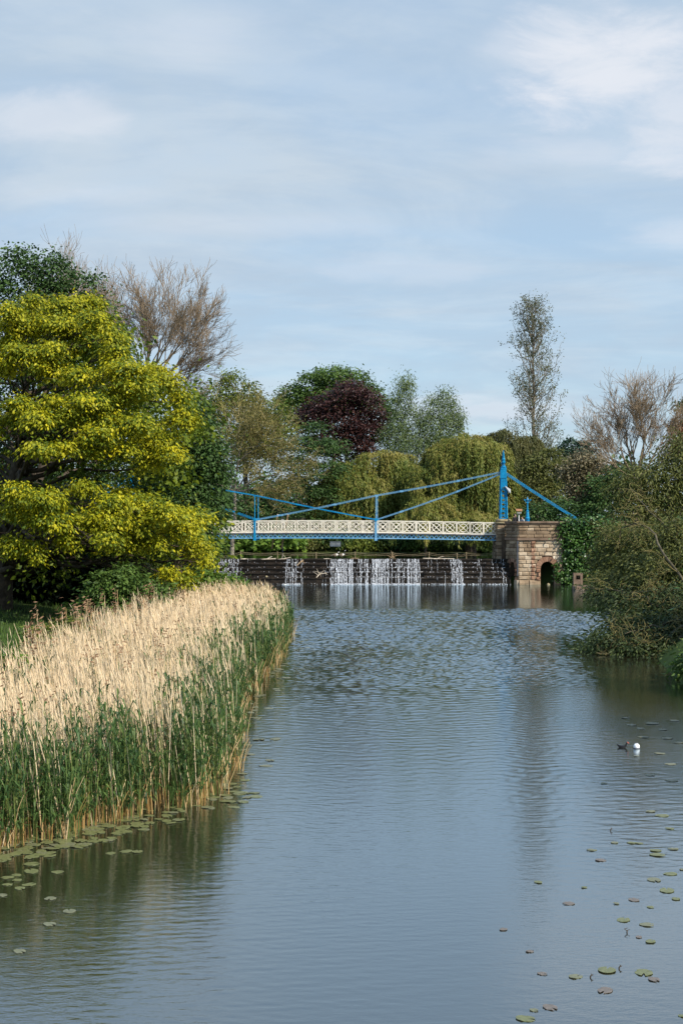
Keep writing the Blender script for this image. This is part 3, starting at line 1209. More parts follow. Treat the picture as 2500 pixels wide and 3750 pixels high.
def rod_pair(name, pts, d, mat, r_=0.015, gap=0.08, sag=0.06):
    """two parallel rods through the points (s, z)"""
    mb = MB()
    for o in (-gap / 2, gap / 2):
        for j in range(len(pts) - 1):
            (sa, za), (sb, zb) = pts[j], pts[j + 1]
            n_ = 7
            P_ = [bp(sa + (sb - sa) * t, d + o * 0.4, za + (zb - za) * t - sag * math.sin(math.pi * t) + o) for t in np.linspace(0, 1, n_)]
            mb.tube(P_, r_, 5)
    # couplings along the rods
    for j in range(len(pts) - 1):
        (sa, za), (sb, zb) = pts[j], pts[j + 1]
        for t in (0.35, 0.8):
            c1 = np.array(bp(sa + (sb - sa) * (t - .012), d, za + (zb - za) * (t - .012) - sag * math.sin(math.pi * t)))
            c2 = np.array(bp(sa + (sb - sa) * (t + .012), d, za + (zb - za) * (t + .012) - sag * math.sin(math.pi * t)))
            mb.bar(c1, c2, 0.05, gap + 0.045)
    return mb.build(name, mat, bridge)


for d in (-0.09, BW + 0.09):
    rod_pair('stay_rod', [(-0.45, TT), (THIRD[0], HT), (THIRD[1], ND)], d, M['paleblue'])
    rod_pair('stay_rod', [(-0.45, TT - 0.12), (THIRD[0], ND)], d, M['paleblue'], sag=0.16)
    rod_pair('stay_rod', [(SPAN + 0.45, TT), (THIRD[1], HT), (THIRD[0], ND)], d, M['blue'], gap=0.06)
    rod_pair('stay_rod', [(SPAN + 0.45, TT - 0.12), (THIRD[1], ND)], d, M['blue'], sag=0.1)
    rod_pair('back_stay', [(-0.65, TT - 0.05), (-7.3, 5.55)], d, M['blue'], r_=0.034, gap=0.11, sag=0.05)
    rod_pair('back_stay', [(SPAN + 0.65, TT - 0.05), (SPAN + 7.3, 5.55)], d, M['blue'], r_=0.034, gap=0.11, sag=0.05)


def tower(s_, d):
    root = MB()
    c = B0 + bt * s_ + bn * d
    zb, zt = 5.70, 9.35
    hb, ht = 0.30, 0.215

    def cor(sx_, sy_, z):
        t = (z - zb) / (zt - zb)
        h_ = hb + (ht - hb) * t
        q_ = c - bt * sx_ * h_ + bn * sy_ * h_
        return np.array([q_[0], q_[1], z])
    for sx_ in (-1, 1):
        for sy_ in (-1, 1):
            root.bar(cor(sx_, sy_, zb), cor(sx_, sy_, zt), 0.10, 0.10)
    root.hexa([cor(-1.15, -1.15, zb), cor(1.15, -1.15, zb), cor(1.15, 1.15, zb), cor(-1.15, 1.15, zb), cor(-1.15, -1.15, zb) + (0, 0, .1), cor(1.15, -1.15, zb) + (0, 0, .1), cor(1.15, 1.15, zb) + (0, 0, .1), cor(-1.15, 1.15, zb) + (0, 0, .1)])
    # solid plate at the top of the shaft and tie block
    for z0, z1, k_ in ((8.55, 9.35, 1.12), (9.35, 10.15, 1.28), (10.15, 10.27, 1.0)):
        root.hexa([cor(-k_, -k_, z0), cor(k_, -k_, z0), cor(k_, k_, z0), cor(-k_, k_, z0), cor(-k_, -k_, z1), cor(k_, -k_, z1), cor(k_, k_, z1), cor(-k_, k_, z1)])
    o = root.build('tower', M['blue'], bridge)
    lat = MB()
    n_ = 7
    for k in range(n_):
        za = zb + 0.12 + (8.55 - zb - 0.12) * k / n_
        zc_ = zb + 0.12 + (8.55 - zb - 0.12) * (k + 1) / n_
        for (p1, p2, nrm) in (((-1, -1), (1, -1), -bn), ((-1, 1), (1, 1), bn), ((-1, -1), (-1, 1), bt), ((1, -1), (1, 1), -bt)):
            lat.bar(cor(*p1, za), cor(*p2, zc_), 0.06, 0.022, (nrm[0], nrm[1], 0))
            lat.bar(cor(*p2, za), cor(*p1, zc_), 0.06, 0.030, (nrm[0], nrm[1], 0))
            mid = (za + zc_) / 2
            for pp in (p1, p2):
                qq = p2 if pp is p1 else p1
                e0 = cor(*pp, mid)
                e1 = cor(*qq, mid)
                pp_ = e0 + (e1 - e0) * 0.16
                lat.bar(pp_ + (0, 0, -0.05), pp_ + (0, 0, 0.05), 0.05, 0.02, (nrm[0], nrm[1], 0))
    lat.build('tower_lattice', M['blue'], o)
    fin = MB()
    fin.lathe([(0.24, 10.27), (0.26, 10.36), (0.13, 10.48), (0.12, 10.66), (0.19, 10.72), (0.19, 10.78), (0.13, 10.84), (0.14, 11.0), (0.15, 11.04), (0.10, 11.12), (0.07, 11.5), (0.03, 11.78), (0.012, 11.86)], c[0], c[1], 8)
    fin.build('finial', M['blue'], o)
    sh = MB()
    sh.lathe([(0.345, 10.14), (0.36, 10.2), (0.25, 10.3)], c[0], c[1], 4)
    sh.build('tower_cap', M['blue'], o)
    return o


for s_ in (-0.55, SPAN + 0.55):
    for d in (0.0, BW):
        tower(s_, d)
# ------------------------------------------------------------------ small things on and around the bridge
fx = thing('floodlight', 'white angled floodlight fixed high on the blue bridge tower', 'floodlight', (14.75, 126.55, 8.2))
h = MB()
c = np.array([14.72, 126.45, 8.45])
h.add([c + (-.20, -.05, .20), c + (.30, -.16, -.10), c + (.30, -.16, -.46), c + (.16, .0, -.40), c + (-.20, .20, .18), c + (.30, .22, -.10), c + (.30, .22, -.46), c + (.16, .2, -.40)],
      [(0, 3, 2, 1), (4, 5, 6, 7), (0, 1, 5, 4), (1, 2, 6, 5), (2, 3, 7, 6), (3, 0, 4, 7)])
h.build('housing', M['whitepaint'], fx)
h = MB()
h.bar((14.62, 126.6, 8.5), (14.72, 126.5, 8.38), 0.06)
h.build('bracket', M['steelshade'], fx)

lx, ly = at(1930, 1900, 125.2)[:2]
lamp = thing('lamp_standard', 'ornate bright blue iron lamp standard without lantern behind the stone parapet', 'lamp post', (lx, ly, 4.3))
b = MB()
b.lathe([(0.20, 4.3), (0.20, 5.45), (0.185, 5.5), (0.185, 5.72)], lx, ly, 10)
b.lathe([(0.215, 5.72), (0.215, 5.78), (0.16, 5.84), (0.13, 6.2), (0.10, 6.34)], lx, ly, 10)
b.lathe([(0.135, 6.34), (0.135, 6.40), (0.07, 6.46), (0.055, 7.05), (0.085, 7.08), (0.085, 7.14), (0.05, 7.18), (0.11, 7.4), (0.06, 7.52), (0.015, 7.66)], lx, ly, 10)
b.build('column', M['blue'], lamp)
b = MB()
b.bar((lx - .28, ly, 7.38), (lx + .28, ly, 7.38), 0.05, 0.06)
for s_ in (-1, 1):
    b.tube([(lx + s_ * .05, ly, 7.12), (lx + s_ * .17, ly, 7.20), (lx + s_ * .22, ly, 7.36)], 0.025, 5)
    b.tube([(lx + s_ * .28, ly, 7.33), (lx + s_ * .28, ly, 7.45)], 0.04, 6)
b.build('ladder_bar', M['blue'], lamp)

# small pitched post thing behind the parapet
bx_, by_ = at(1899, 1880, 131)[:2]
bt_ = thing('bird_table', 'white post topped by a small orange tiled roof behind the parapet', 'bird table', (bx_, by_, 4.3))
b = MB()
b.bar((bx_, by_, 4.2), (bx_, by_, 6.32), 0.08)
b.box(bx_ - .2, bx_ + .2, by_ - .18, by_ + .18, 6.22, 6.26)
for sx_ in (-.16, .16):
    b.bar((bx_ + sx_, by_, 6.26), (bx_ + sx_, by_, 6.44), 0.035)
b.build('post', M['whitepaint'], bt_)
b = MB()
rz = 6.42
b.add([(bx_ - .27, by_ - .25, rz), (bx_ + .27, by_ - .25, rz - .02), (bx_ + .27, by_ + .25, rz - .02), (bx_ - .27, by_ + .25, rz), (bx_ - .3, by_, rz + .2), (bx_ + .3, by_, rz + .19)],
      [(0, 1, 5, 4), (2, 3, 4, 5), (0, 3, 2, 1)], [(1, 2, 5), (3, 0, 4)])
b.build('roof', solid_mat('orange_brown_tiles', [(0.22, 0.10, 0.05), (0.34, 0.17, 0.09)], 6, 0.7, 0.2), bt_)

# leaning timber posts with a small grey box, on the bank just beyond the railing
for (px0, px1, lab) in ((1012, 1017, 'short timber prop leaning beyond the cream railing, nearer the left blue post'), (1049, 1055, 'short timber prop leaning beyond the cream railing, beside a grey box')):
    a = at(px0 - 2, 1925, 131.0)
    c2 = at(px1, 1885, 131.0)
    t_ = thing('timber_prop', lab, 'timber post', (a[0], a[1], 2.2), 'leaning timber props beyond the railing')
    b = MB()
    a0 = a + (a - c2) * 2.1
    b.bar(a0, c2, 0.13, 0.13)
    b.build('shaft', M['wood'], t_)
    b = MB()
    b.bar(c2, c2 + (c2 - a0) / np.linalg.norm(c2 - a0) * 0.06, 0.15, 0.15)
    b.build('end_cap', M['driftwood'], t_)
gp = at(1035, 1903, 131.2)
gb = thing('control_box', 'small pale grey box with two thin rods between the leaning timber props', 'control box', (gp[0], gp[1], 2.2))
b = MB()
b.box(gp[0] - .13, gp[0] + .13, gp[1] - .08, gp[1] + .08, gp[2] - .35, gp[2] + .02)
b.build('box', M['grey'], gb)
b = MB()
for sx_ in (-.09, .06):
    b.tube([(gp[0] + sx_, gp[1], gp[2] + .02), (gp[0] + sx_, gp[1], gp[2] + .33)], 0.02, 5)
b.tube([(gp[0], gp[1], gp[2] - .35), (gp[0], gp[1], 1.4)], 0.045, 6)
b.build('rods', M['steelshade'], gb)

# blank pale sign under the bridge
sc_ = np.array(bp(14.55, 0.5, 0))
sg = thing('sign_board', 'blank pale grey sign board hanging below the middle of the bridge', 'sign', (sc_[0], sc_[1], 3.2))
b = MB()
zt = zd(14.5) - 0.78
for (za, zb, e) in ((zt - .46, zt, 0.0),):
    b.hexa([bp(15.05, 0.47, za), bp(14.08, 0.47, za), bp(14.08, 0.52, za), bp(15.05, 0.52, za), bp(15.05, 0.47, zb), bp(14.08, 0.47, zb), bp(14.08, 0.52, zb), bp(15.05, 0.52, zb)])
b.build('board', M['grey'], sg)
for s_ in (14.25, 14.9):
    b = MB()
    b.tube([bp(s_, 0.495, zt - 0.02), bp(s_, 0.495, zd(s_) - 0.1)], 0.014, 5)
    b.build('hanging_rod', M['steelshade'], sg)

# rope fence along the crest: each post a thing, the rope strung over them another
crest_posts = [(882, 2021), (1016, 2024), (1157, 2026), (1300, 2024), (1436, 2025), (1570, 2025), (1672, 2029), (1706, 2026)]
tops = []
for j, (px, py) in enumerate(crest_posts):
    t_ = at(px, py, 126.3)
    tops.append(t_)
    lab = ['leftmost thin post standing on the weir crest by the green bank', 'thin post on the weir crest below the leaning timber props', 'thin post on the weir crest just left of the two geese',
           'thin post on the weir crest just right of the two geese', 'thin post on the weir crest over the widest white cascades', 'tallest thin post on the weir crest right of the wide cascades',
           'thin post on the weir crest over the narrow right cascade, left of a near pair', 'thin post on the weir crest nearest the stone abutment'][j]
    b = MB()
    b.tube([(t_[0], t_[1], 1.9), (t_[0] + .01, t_[1], (t_[2] + 1.9) / 2), (t_[0], t_[1], t_[2] + 0.05)], [0.05, 0.045, 0.04], 6)
    b.lathe([(0.065, t_[2] + .02), (0.06, t_[2] + .07), (0.02, t_[2] + .09)], t_[0], t_[1], 6)
    tag(b.build('crest_post', M['rust']), lab, 'post', 'thin posts along the weir crest')
b = MB()
ends = [at(800, 2036, 126.4)] + tops + [np.array([13.75, 126.3, 2.75])]
for a, c2 in zip(ends[:-1], ends[1:]):
    for dz, sg_ in ((0, .14), (-.16, .10)):
        P_ = [a + (c2 - a) * t + np.array([0, 0, dz - sg_ * math.sin(math.pi * t)]) for t in np.linspace(0, 1, 10)]
        b.tube(P_, 0.016, 4)
tag(b.build('rope_barrier', M['rust']), 'slack ropes strung between the thin posts along the weir crest', 'rope')

# driftwood on the weir
def drift(name, lab, pts, r0, r1, mat, extra=()):
    b_ = MB()
    p_ = np.array(pts, float)
    # refine
    t = np.linspace(0, 1, 9)
    ti = np.linspace(0, 1, len(p_))
    P_ = np.stack([np.interp(t, ti, p_[:, k]) for k in range(3)], -1)
    P_[1:-1] += RNG.normal(0, r0 * 0.5, (7, 3)) * np.array([1, 1, .5])
    b_.tube(P_, np.linspace(r0, r1, 9), 6)
    for (i0, d_, L_) in extra:
        q0 = P_[i0]
        d_ = np.array(d_, float)
        d_ /= np.linalg.norm(d_)
        Q_ = [q0 + d_ * L_ * t_ + np.array([0, 0, .05 * math.sin(3 * t_)]) for t_ in np.linspace(0, 1, 5)]
        b_.tube(Q_, np.linspace(r1 * .9, r1 * .4, 5), 5)
    return tag(b_.build(name, mat), lab, 'driftwood', 'driftwood lodged on the weir')


drift('driftwood_log', 'long bleached log lying along the left of the weir crest', [at(884, 2049, 125.4), at(945, 2050, 125.4), at(1010, 2046, 125.5)], 0.085, 0.06, M['driftwood'], [(6, (1, 0, .5), .5)])
drift('driftwood_log', 'pale forked branch tilted up at the right end of the long crest log', [at(1015, 2050, 125.5), at(1040, 2046, 125.5), at(1065, 2041, 125.6)], 0.05, 0.03, M['driftwood'], [(3, (.2, 0, 1), .5), (5, (-.5, 0, .6), .4)])
drift('driftwood_log', 'dark branch slanting down over the steps beside the left cascade', [at(1109, 2051, 125.2), at(1098, 2060, 124.9), at(1087, 2071, 124.5)], 0.06, 0.04, M['wood'], [(3, (1, 0, -.4), .5), (5, (-.6, 0, -1), .4)])
drift('driftwood_log', 'short pale log resting on the crest left of the two geese', [at(1185, 2047, 125.4), at(1212, 2048, 125.4)], 0.06, 0.05, M['driftwood'])
drift('driftwood_log', 'long pinkish log lying on the crest right of the wide cascades', [at(1548, 2045, 125.4), at(1600, 2046, 125.4), at(1662, 2046, 125.5)], 0.05, 0.035, M['driftwood'], [(4, (1, 0, .3), .6)])
drift('driftwood_log', 'low brown twiggy branch caught on the crest over the wide cascades', [at(1280, 2048, 125.3), at(1300, 2044, 125.3), at(1318, 2048, 125.3)], 0.035, 0.02, M['wood'], [(3, (-1, 0, .4), .35), (5, (1, 0, .6), .3)])
drift('driftwood_log', 'brown heap of twigs snagged upright on the crest behind the right cascades', [at(1425, 2046, 125.6), at(1436, 2036, 125.6), at(1446, 2046, 125.6)], 0.05, 0.03, M['wood'],
      [(2, (-1, 0, .5), .5), (3, (1, 0, .8), .45), (5, (1, 0, .2), .6), (4, (-.3, 0, 1), .5), (6, (-1, 0, .8), .4)])
drift('driftwood_log', 'tangled pale branch with many prongs stuck halfway down the weir steps', [at(1158, 2115, 123.75), at(1172, 2102, 124.1), at(1196, 2098, 124.2)], 0.04, 0.028, M['driftwood'],
      [(2, (-1, 0, .7), .5), (3, (-.4, 0, 1), .55), (4, (1, 0, .7), .5), (5, (-1, 0, .3), .7), (6, (1, 0, -.4), .4), (4, (.2, 0, -1), .3)])
st_ = MB()
st_.lathe([(0.02, 0.0), (0.10, 0.02), (0.11, 0.09), (0.05, 0.15), (0.01, 0.17)], 0, 0, 7)
sto = st_.build('loose_stone', M['capstone'])
sto.location = (*at(976, 2115, 123.95)[:2], 0.6)
tag(sto, 'small pale stone lying on a lower weir step on the left', 'stone')

# ------------------------------------------------------------------ skin bodies
def skin_mesh(name, verts, edges, radii, levels=2, root=0):
    me = bpy.data.meshes.new(name + '_cage')
    me.from_pydata([tuple(map(float, v)) for v in verts], edges, [])
    ob = bpy.data.objects.new(name + '_cage', me)
    COL.objects.link(ob)
    ob.modifiers.new('skin', 'SKIN')
    if not me.skin_vertices:
        me.skin_vertices.new()
    for k_, r_ in enumerate(radii):
        sv = me.skin_vertices[0].data[k_]
        sv.radius = r_ if isinstance(r_, (tuple, list)) else (r_, r_)
        sv.use_root = (k_ == root)
    sd = ob.modifiers.new('sub', 'SUBSURF')
    sd.levels = levels
    sd.render_levels = levels
    dg = bpy.context.evaluated_depsgraph_get()
    dg.update()
    out_ = bpy.data.meshes.new_from_object(ob.evaluated_get(dg))
    out_.name = name
    bpy.data.objects.remove(ob)
    bpy.data.meshes.remove(me)
    for p_ in out_.polygons:
        p_.use_smooth = True
    return out_


def place_child(name, me, mat, root, rotz=0.0):
    """child mesh given in the thing's own axes"""
    me.materials.clear()
    me.materials.append(mat)
    o = bpy.data.objects.new(name, me)
    COL.objects.link(o)
    o.parent = root
    return o


M['gooseb'] = solid_mat('brown_goose_feathers', [(0.10, 0.075, 0.05), (0.22, 0.17, 0.12)], 12, 0.7, 0.2)
M['black'] = solid_mat('black_feathers', [(0.008, 0.008, 0.008), (0.02, 0.02, 0.022)], 8, 0.5, 0.3)
M['whitef'] = solid_mat('white_feathers', [(0.6, 0.57, 0.52), (0.75, 0.72, 0.68)], 8, 0.7, 0.2)
M['redbill'] = solid_mat('red_bill', [(0.5, 0.06, 0.03), (0.6, 0.12, 0.04)], 8, 0.4, 0.3)


def goose(px, py, lab, facing, head_up):
    p_ = at(px, py, 125.9)
    root = thing('goose', lab, 'goose', (p_[0], p_[1], 2.17), 'geese on the weir crest')
    f = facing
    V_ = [(0, 0, .34), (f * .14, 0, .36), (f * .26, 0, .43), (f * .31, 0, .56), (f * .335, 0, .72 if head_up else .60), (f * .38, 0, .77 if head_up else .63), (f * .45, 0, .75 if head_up else .61),
          (-f * .17, 0, .33), (-f * .34, 0, .31), (0.02, .07, .2), (0.02, .07, .02), (0.02, -.07, .2), (0.02, -.07, .02), (f * .09, .07, .015), (f * .09, -.07, .015)]
    E_ = [(0, 1), (1, 2), (2, 3), (3, 4), (4, 5), (5, 6), (0, 7), (7, 8), (0, 9), (9, 10), (0, 11), (11, 12), (10, 13), (12, 14)]
    R_ = [(.15, .14), (.13, .13), (.085, .085), (.045, .045), (.04, .04), (.05, .05), (.015, .015), (.12, .10), (.03, .02), .025, .014, .025, .014, .012, .012]
    me = skin_mesh('goose_body', V_, E_, R_)
    o = place_child('body', me, M['gooseb'], root)
    me.materials.append(M['black'])
    me.materials.append(M['whitef'])
    for pl_ in me.polygons:
        c_ = pl_.center
        if c_.x * f > 0.22 and c_.z > 0.42:
            pl_.material_index = 1
            if c_.z > (.70 if head_up else .55) and c_.z < (.76 if head_up else .62) and c_.x * f < .39 and abs(c_.y) > 0.02:
                pl_.material_index = 2
        elif c_.z < 0.15:
            pl_.material_index = 1
        elif c_.x * f < -0.20 and c_.z < 0.31:
            pl_.material_index = 2
        elif c_.x * f > 0.12 and c_.z < .46:
            pl_.material_index = 2
    return root


goose(1226, 2040, 'left goose of the pair on the weir crest, neck lowered', 1, False)
goose(1249, 2040, 'right goose of the pair on the weir crest, neck upright', 1, True)

# moorhen on the open water
mp_ = on_plane(2277, 2738)
mh = thing('moorhen', 'black moorhen swimming beside the white float', 'moorhen', mp_)
V_ = [(0, 0, .02), (.05, -.02, .025), (.09, -.035, .06), (.10, -.04, .11), (.105, -.045, .14), (.14, -.06, .128), (-.07, .03, .03), (-.13, .05, .085), (0, 0, -.04)]
E_ = [(0, 1), (1, 2), (2, 3), (3, 4), (4, 5), (0, 6), (6, 7), (0, 8)]
me = skin_mesh('moorhen_body', V_, E_, [(.055, .05), (.05, .045), .03, .024, .026, .007, (.045, .035), .014, .04])
place_child('body', me, M['black'], mh)
b = MB()
b.tube([(.125, -.055, .137), (.15, -.065, .126), (.165, -.07, .122)], [.012, .009, .002], 6)
b.tube([(.118, -.05, .16), (.135, -.058, .135)], [.008, .01], 6)
me = mesh_np('bill', np.vstack(b.v), np.array(b.q), np.array(b.t), [M['redbill']])
place_child('bill', me, M['redbill'], mh)

# white float
bp_ = on_plane(2329, 2741)
fb = thing('float', 'round white plastic float with dark waterline ring on the open water', 'buoy', bp_)
b = MB()
prof = [(0.0806 * math.cos(t), 0.052 + 0.0806 * math.sin(t)) for t in np.linspace(-1.2, 1.5, 13)]
b.lathe([(max(r_, .004), z_) for r_, z_ in prof], 0, 0, 20)
me = mesh_np('ball', np.vstack(b.v), np.array(b.q), np.array(b.t), [M['whitepaint']], smooth=True)
place_child('ball', me, M['whitepaint'], fb)
b = MB()
b.lathe([(0.080, -.005), (.0835, .002), (.0835, .014), (.080, .02)], 0, 0, 20)
me = mesh_np('waterline_ring', np.vstack(b.v), np.array(b.q), np.array(b.t), [M['steelshade']], smooth=True)
place_child('waterline_ring', me, M['steelshade'], fb)
b = MB()
b.lathe([(0.012, .125), (.013, .14), (.006, .148)], 0, -.02, 8)
me = mesh_np('eyelet', np.vstack(b.v), np.array(b.q), np.array(b.t), [M['grey']], smooth=True)
place_child('eyelet', me, M['grey'], fb)

# ------------------------------------------------------------------ two people behind the parapet
M['skin'] = solid_mat('skin', [(0.42, 0.24, 0.17), (0.52, 0.32, 0.24)], 6, 0.55, 0.3)
M['darkcoat'] = solid_mat('dark_coat_cloth', [(0.012, 0.012, 0.014), (0.03, 0.03, 0.034)], 14, 0.85, 0.1)
M['palejacket'] = solid_mat('pale_grey_jacket_cloth', [(0.30, 0.31, 0.33), (0.42, 0.43, 0.45)], 14, 0.85, 0.1)
M['trousers'] = solid_mat('dark_blue_trousers', [(0.015, 0.018, 0.03), (0.03, 0.035, 0.055)], 14, 0.85, 0.1)
M['darkhair'] = solid_mat('dark_hair', [(0.012, 0.009, 0.007), (0.03, 0.022, 0.016)], 20, 0.6, 0.3)
M['brownhair'] = solid_mat('brown_hair', [(0.07, 0.04, 0.02), (0.13, 0.075, 0.04)], 20, 0.6, 0.3)


def person(px, Y_, ztop, yaw, lab, coat, hair, seat_h):
    """standing figure (height 1.0 unit = its own height) leaning its forearms forward"""
    x_ = (px - 1250) * Y_ / F
    H = ztop - 4.3
    root = thing('person', lab, 'person', (x_, Y_, 4.3), 'people behind the parapet')
    root.rotation_euler = (0, 0, yaw)
    k = H / 1.72
    J = dict(pel=(0, 0, .95), sp=(0, 0, 1.13), ch=(0, -.02, 1.32), nk=(0, -.03, 1.47), hd=(0, -.05, 1.55), ht=(0, -.05, 1.66))
    V_ = [J['pel'], J['sp'], J['ch'], J['nk'], J['hd'], J['ht'], (0, -.155, 1.575)]
    E_ = [(0, 1), (1, 2), (2, 3), (3, 4), (4, 5), (4, 6)]
    R_ = [(.15, .11), (.135, .10), (.15, .11), (.055, .055), (.082, .095), (.06, .07), .014]
    hands = []
    for sx_ in (-1, 1):
        b0 = len(V_)
        V_ += [(sx_ * .17, -.02, 1.40), (sx_ * .23, -.05, 1.12), (sx_ * .19, -.27, 1.04), (sx_ * .17, -.36, 1.04)]
        R_ += [.06, .045, .035, .036]
        E_ += [(2, b0), (b0, b0 + 1), (b0 + 1, b0 + 2), (b0 + 2, b0 + 3)]
        for fi, (dx, L_) in enumerate(((-.03, .075), (-.01, .085), (.01, .08), (.03, .065))):
            n0 = len(V_)
            V_ += [(sx_ * .17 + dx, -.36 - L_ * .5, 1.035), (sx_ * .17 + dx, -.36 - L_, 1.015)]
            R_ += [.0095, .008]
            E_ += [(b0 + 3, n0), (n0, n0 + 1)]
        n0 = len(V_)
        V_ += [(sx_ * (.17 - .045), -.36, 1.04), (sx_ * (.17 - .06), -.395, 1.035)]
        R_ += [.011, .009]
        E_ += [(b0 + 2, n0), (n0, n0 + 1)]
        b0 = len(V_)
        V_ += [(sx_ * .10, 0, .86), (sx_ * .11, -.01, .48), (sx_ * .11, .02, .09), (sx_ * .12, -.14, .04)]
        R_ += [.095, .06, .045, (.045, .03)]
        E_ += [(0, b0), (b0, b0 + 1), (b0 + 1, b0 + 2), (b0 + 2, b0 + 3)]
    sc = lambda vs: [(v[0] * k, v[1] * k, v[2] * k) for v in vs]
    rr = lambda rs_: [tuple(q * k for q in r_) if isinstance(r_, tuple) else r_ * k for r_ in rs_]
    place_child('body', skin_mesh('person_body', sc(V_), E_, rr(R_)), M['skin'], root)
    # coat
    V_ = [(0, 0, .86), (0, 0, 1.0), (0, 0, 1.14), (0, -.02, 1.32), (0, -.03, 1.43)]
    E_ = [(0, 1), (1, 2), (2, 3), (3, 4)]
    R_ = [(.19, .15), (.175, .135), (.16, .125), (.18, .135), (.075, .075)]
    for sx_ in (-1, 1):
        b0 = len(V_)
        V_ += [(sx_ * .18, -.02, 1.40), (sx_ * .235, -.05, 1.12), (sx_ * .195, -.24, 1.04)]
        R_ += [.078, .062, .05]
        E_ += [(3, b0), (b0, b0 + 1), (b0 + 1, b0 + 2)]
    place_child('coat', skin_mesh('person_coat', sc(V_), E_, rr(R_)), coat, root)
    V_ = [(0, 0, .93)]
    E_, R_ = [], [(.165, .125)]
    for sx_ in (-1, 1):
        b0 = len(V_)
        V_ += [(sx_ * .10, 0, .84), (sx_ * .11, -.01, .48), (sx_ * .11, .02, .12)]
        R_ += [.105, .075, .06]
        E_ += [(0, b0), (b0, b0 + 1), (b0 + 1, b0 + 2)]
    place_child('trousers', skin_mesh('person_trousers', sc(V_), E_, rr(R_)), M['trousers'], root)
    V_ = [(0, -.03, 1.665), (0, .02, 1.60), (0, .035, 1.50)]
    place_child('hair', skin_mesh('person_hair', sc(V_), [(0, 1), (1, 2)], rr([(.085, .085), (.092, .075), (.06, .045)]), root=1), hair, root)
    for sx_ in (-.032, .032):
        ey = MB()
        ey.lathe([(.004 * k, (1.56) * k), (.010 * k, 1.568 * k), (.004 * k, 1.576 * k)], sx_ * k, -.143 * k, 6)
        place_child('eye', mesh_np('eye', np.vstack(ey.v), np.array(ey.q), np.array(ey.t), [M['black']]), M['black'], root)
    mo = MB()
    mo.box(-.022 * k, .022 * k, -.146 * k, -.13 * k, 1.508 * k, 1.517 * k)
    place_child('mouth', mesh_np('mouth', np.vstack(mo.v), np.array(mo.q), None, [M['redbill']]), M['redstone'], root)
    return root


person(1884, 125.9, 6.16, R(25), 'person in a dark coat leaning behind the parapet left of the blue lamp post', M['darkcoat'], M['darkhair'], 0)
person(1912, 126.6, 5.92, R(-50), 'smaller person in a pale grey jacket right beside the blue lamp post', M['palejacket'], M['brownhair'], 0)

# ------------------------------------------------------------------ right bank stonework by the water
gv = at(2114, 2098, 119.5)
gt = thing('pierced_stone', 'small weathered stone frame with a square opening among the ivy', 'stone block', (gv[0], gv[1], 0.6))
b = MB()
x0, x1 = gv[0] - .38, gv[0] + .38
y0, y1 = gv[1] - .25, gv[1] + .25
zt = gv[2]
b.box(x0, x0 + .2, y0, y1, 0.2, zt)
b.box(x1 - .2, x1, y0, y1, 0.2, zt)
b.box(x0 + .2, x1 - .2, y0 + .01, y1 - .01, zt - .2, zt - .004)
b.box(x0 + .2, x1 - .2, y0 + .01, y1 - .01, 0.2, zt - .55)
b.build('frame', M['brownstone'], gt)
b = MB()
b.box(x0 + .2, x1 - .2, y1 - .14, y1 - .05, zt - .55, zt - .2)
b.build('back_panel', M['mortar'], gt)
lg = thing('stone_landing', 'low mossy stone landing at the water edge under the leaning willow', 'stone landing', (*at(2180, 2160, 115)[:2], 0))
b = MB()
for px in range(2105, 2290, 26):
    a = at(px, 2160, 114.6)
    b.box(a[0], a[0] + .56, a[1] + RNG.uniform(-.05, .05), a[1] + 1.6, -.5, 0.30 + RNG.uniform(-.03, .05))
b.build('edge_blocks', M['brownstone'], lg)
rk = MB()
ap = f_front.p(2.55, 0.0, 0.25)
rk.lathe([(0.05, -.2), (0.24, -.05), (0.22, .1), (.10, .2), (.02, .23)], 0, 0, 7)
ro = rk.build('loose_stone', M['capstone'])
ro.location = (ap[0], ap[1], 0.0)
ro.scale = (.62, .62, .62)
tag(ro, 'pale stone lying in the mouth of the larger dark arch', 'stone')

# retaining wall that the ivy covers
rwall = thing('retaining_wall', 'stone retaining wall beyond the abutment almost hidden by ivy', 'wall', (22.5, 125, 0))
b = MB()
fr = Facet(np.array([19.95, 125.2]), np.array([26.0, 124.2]))
for c in range(14):
    za = -0.2 + c * 0.4
    u = 0
    while u < fr.L - 1e-6:
        u2 = u + rs.uniform(.5, 1.0)
        if fr.L - u2 < .3:
            u2 = fr.L
        rock_block(b, fr, u, u2, za, za + .4, .08, float(np.clip(rs.normal(.5, .15), 0, 1)))
        u = u2
b.build('stonework', M['stone'], rwall)
b = MB()
b.hexa([fr.p(0, -.8, -.02), fr.p(fr.L, -.8, -.02), fr.p(fr.L, -.8, -.7), fr.p(0, -.8, -.7), fr.p(0, 5.4, -.02), fr.p(fr.L, 5.4, -.02), fr.p(fr.L, 5.4, -.7), fr.p(0, 5.4, -.7)])
b.build('wall_core', M['mortar'], rwall)
b = MB()
b.hexa([fr.p(0, 5.41, .16), fr.p(fr.L, 5.41, .16), fr.p(fr.L, 5.41, -.8), fr.p(0, 5.41, -.8), fr.p(0, 5.56, .16), fr.p(fr.L, 5.56, .16), fr.p(fr.L, 5.56, -.8), fr.p(0, 5.56, -.8)])
b.build('coping', M['brownstone'], rwall)
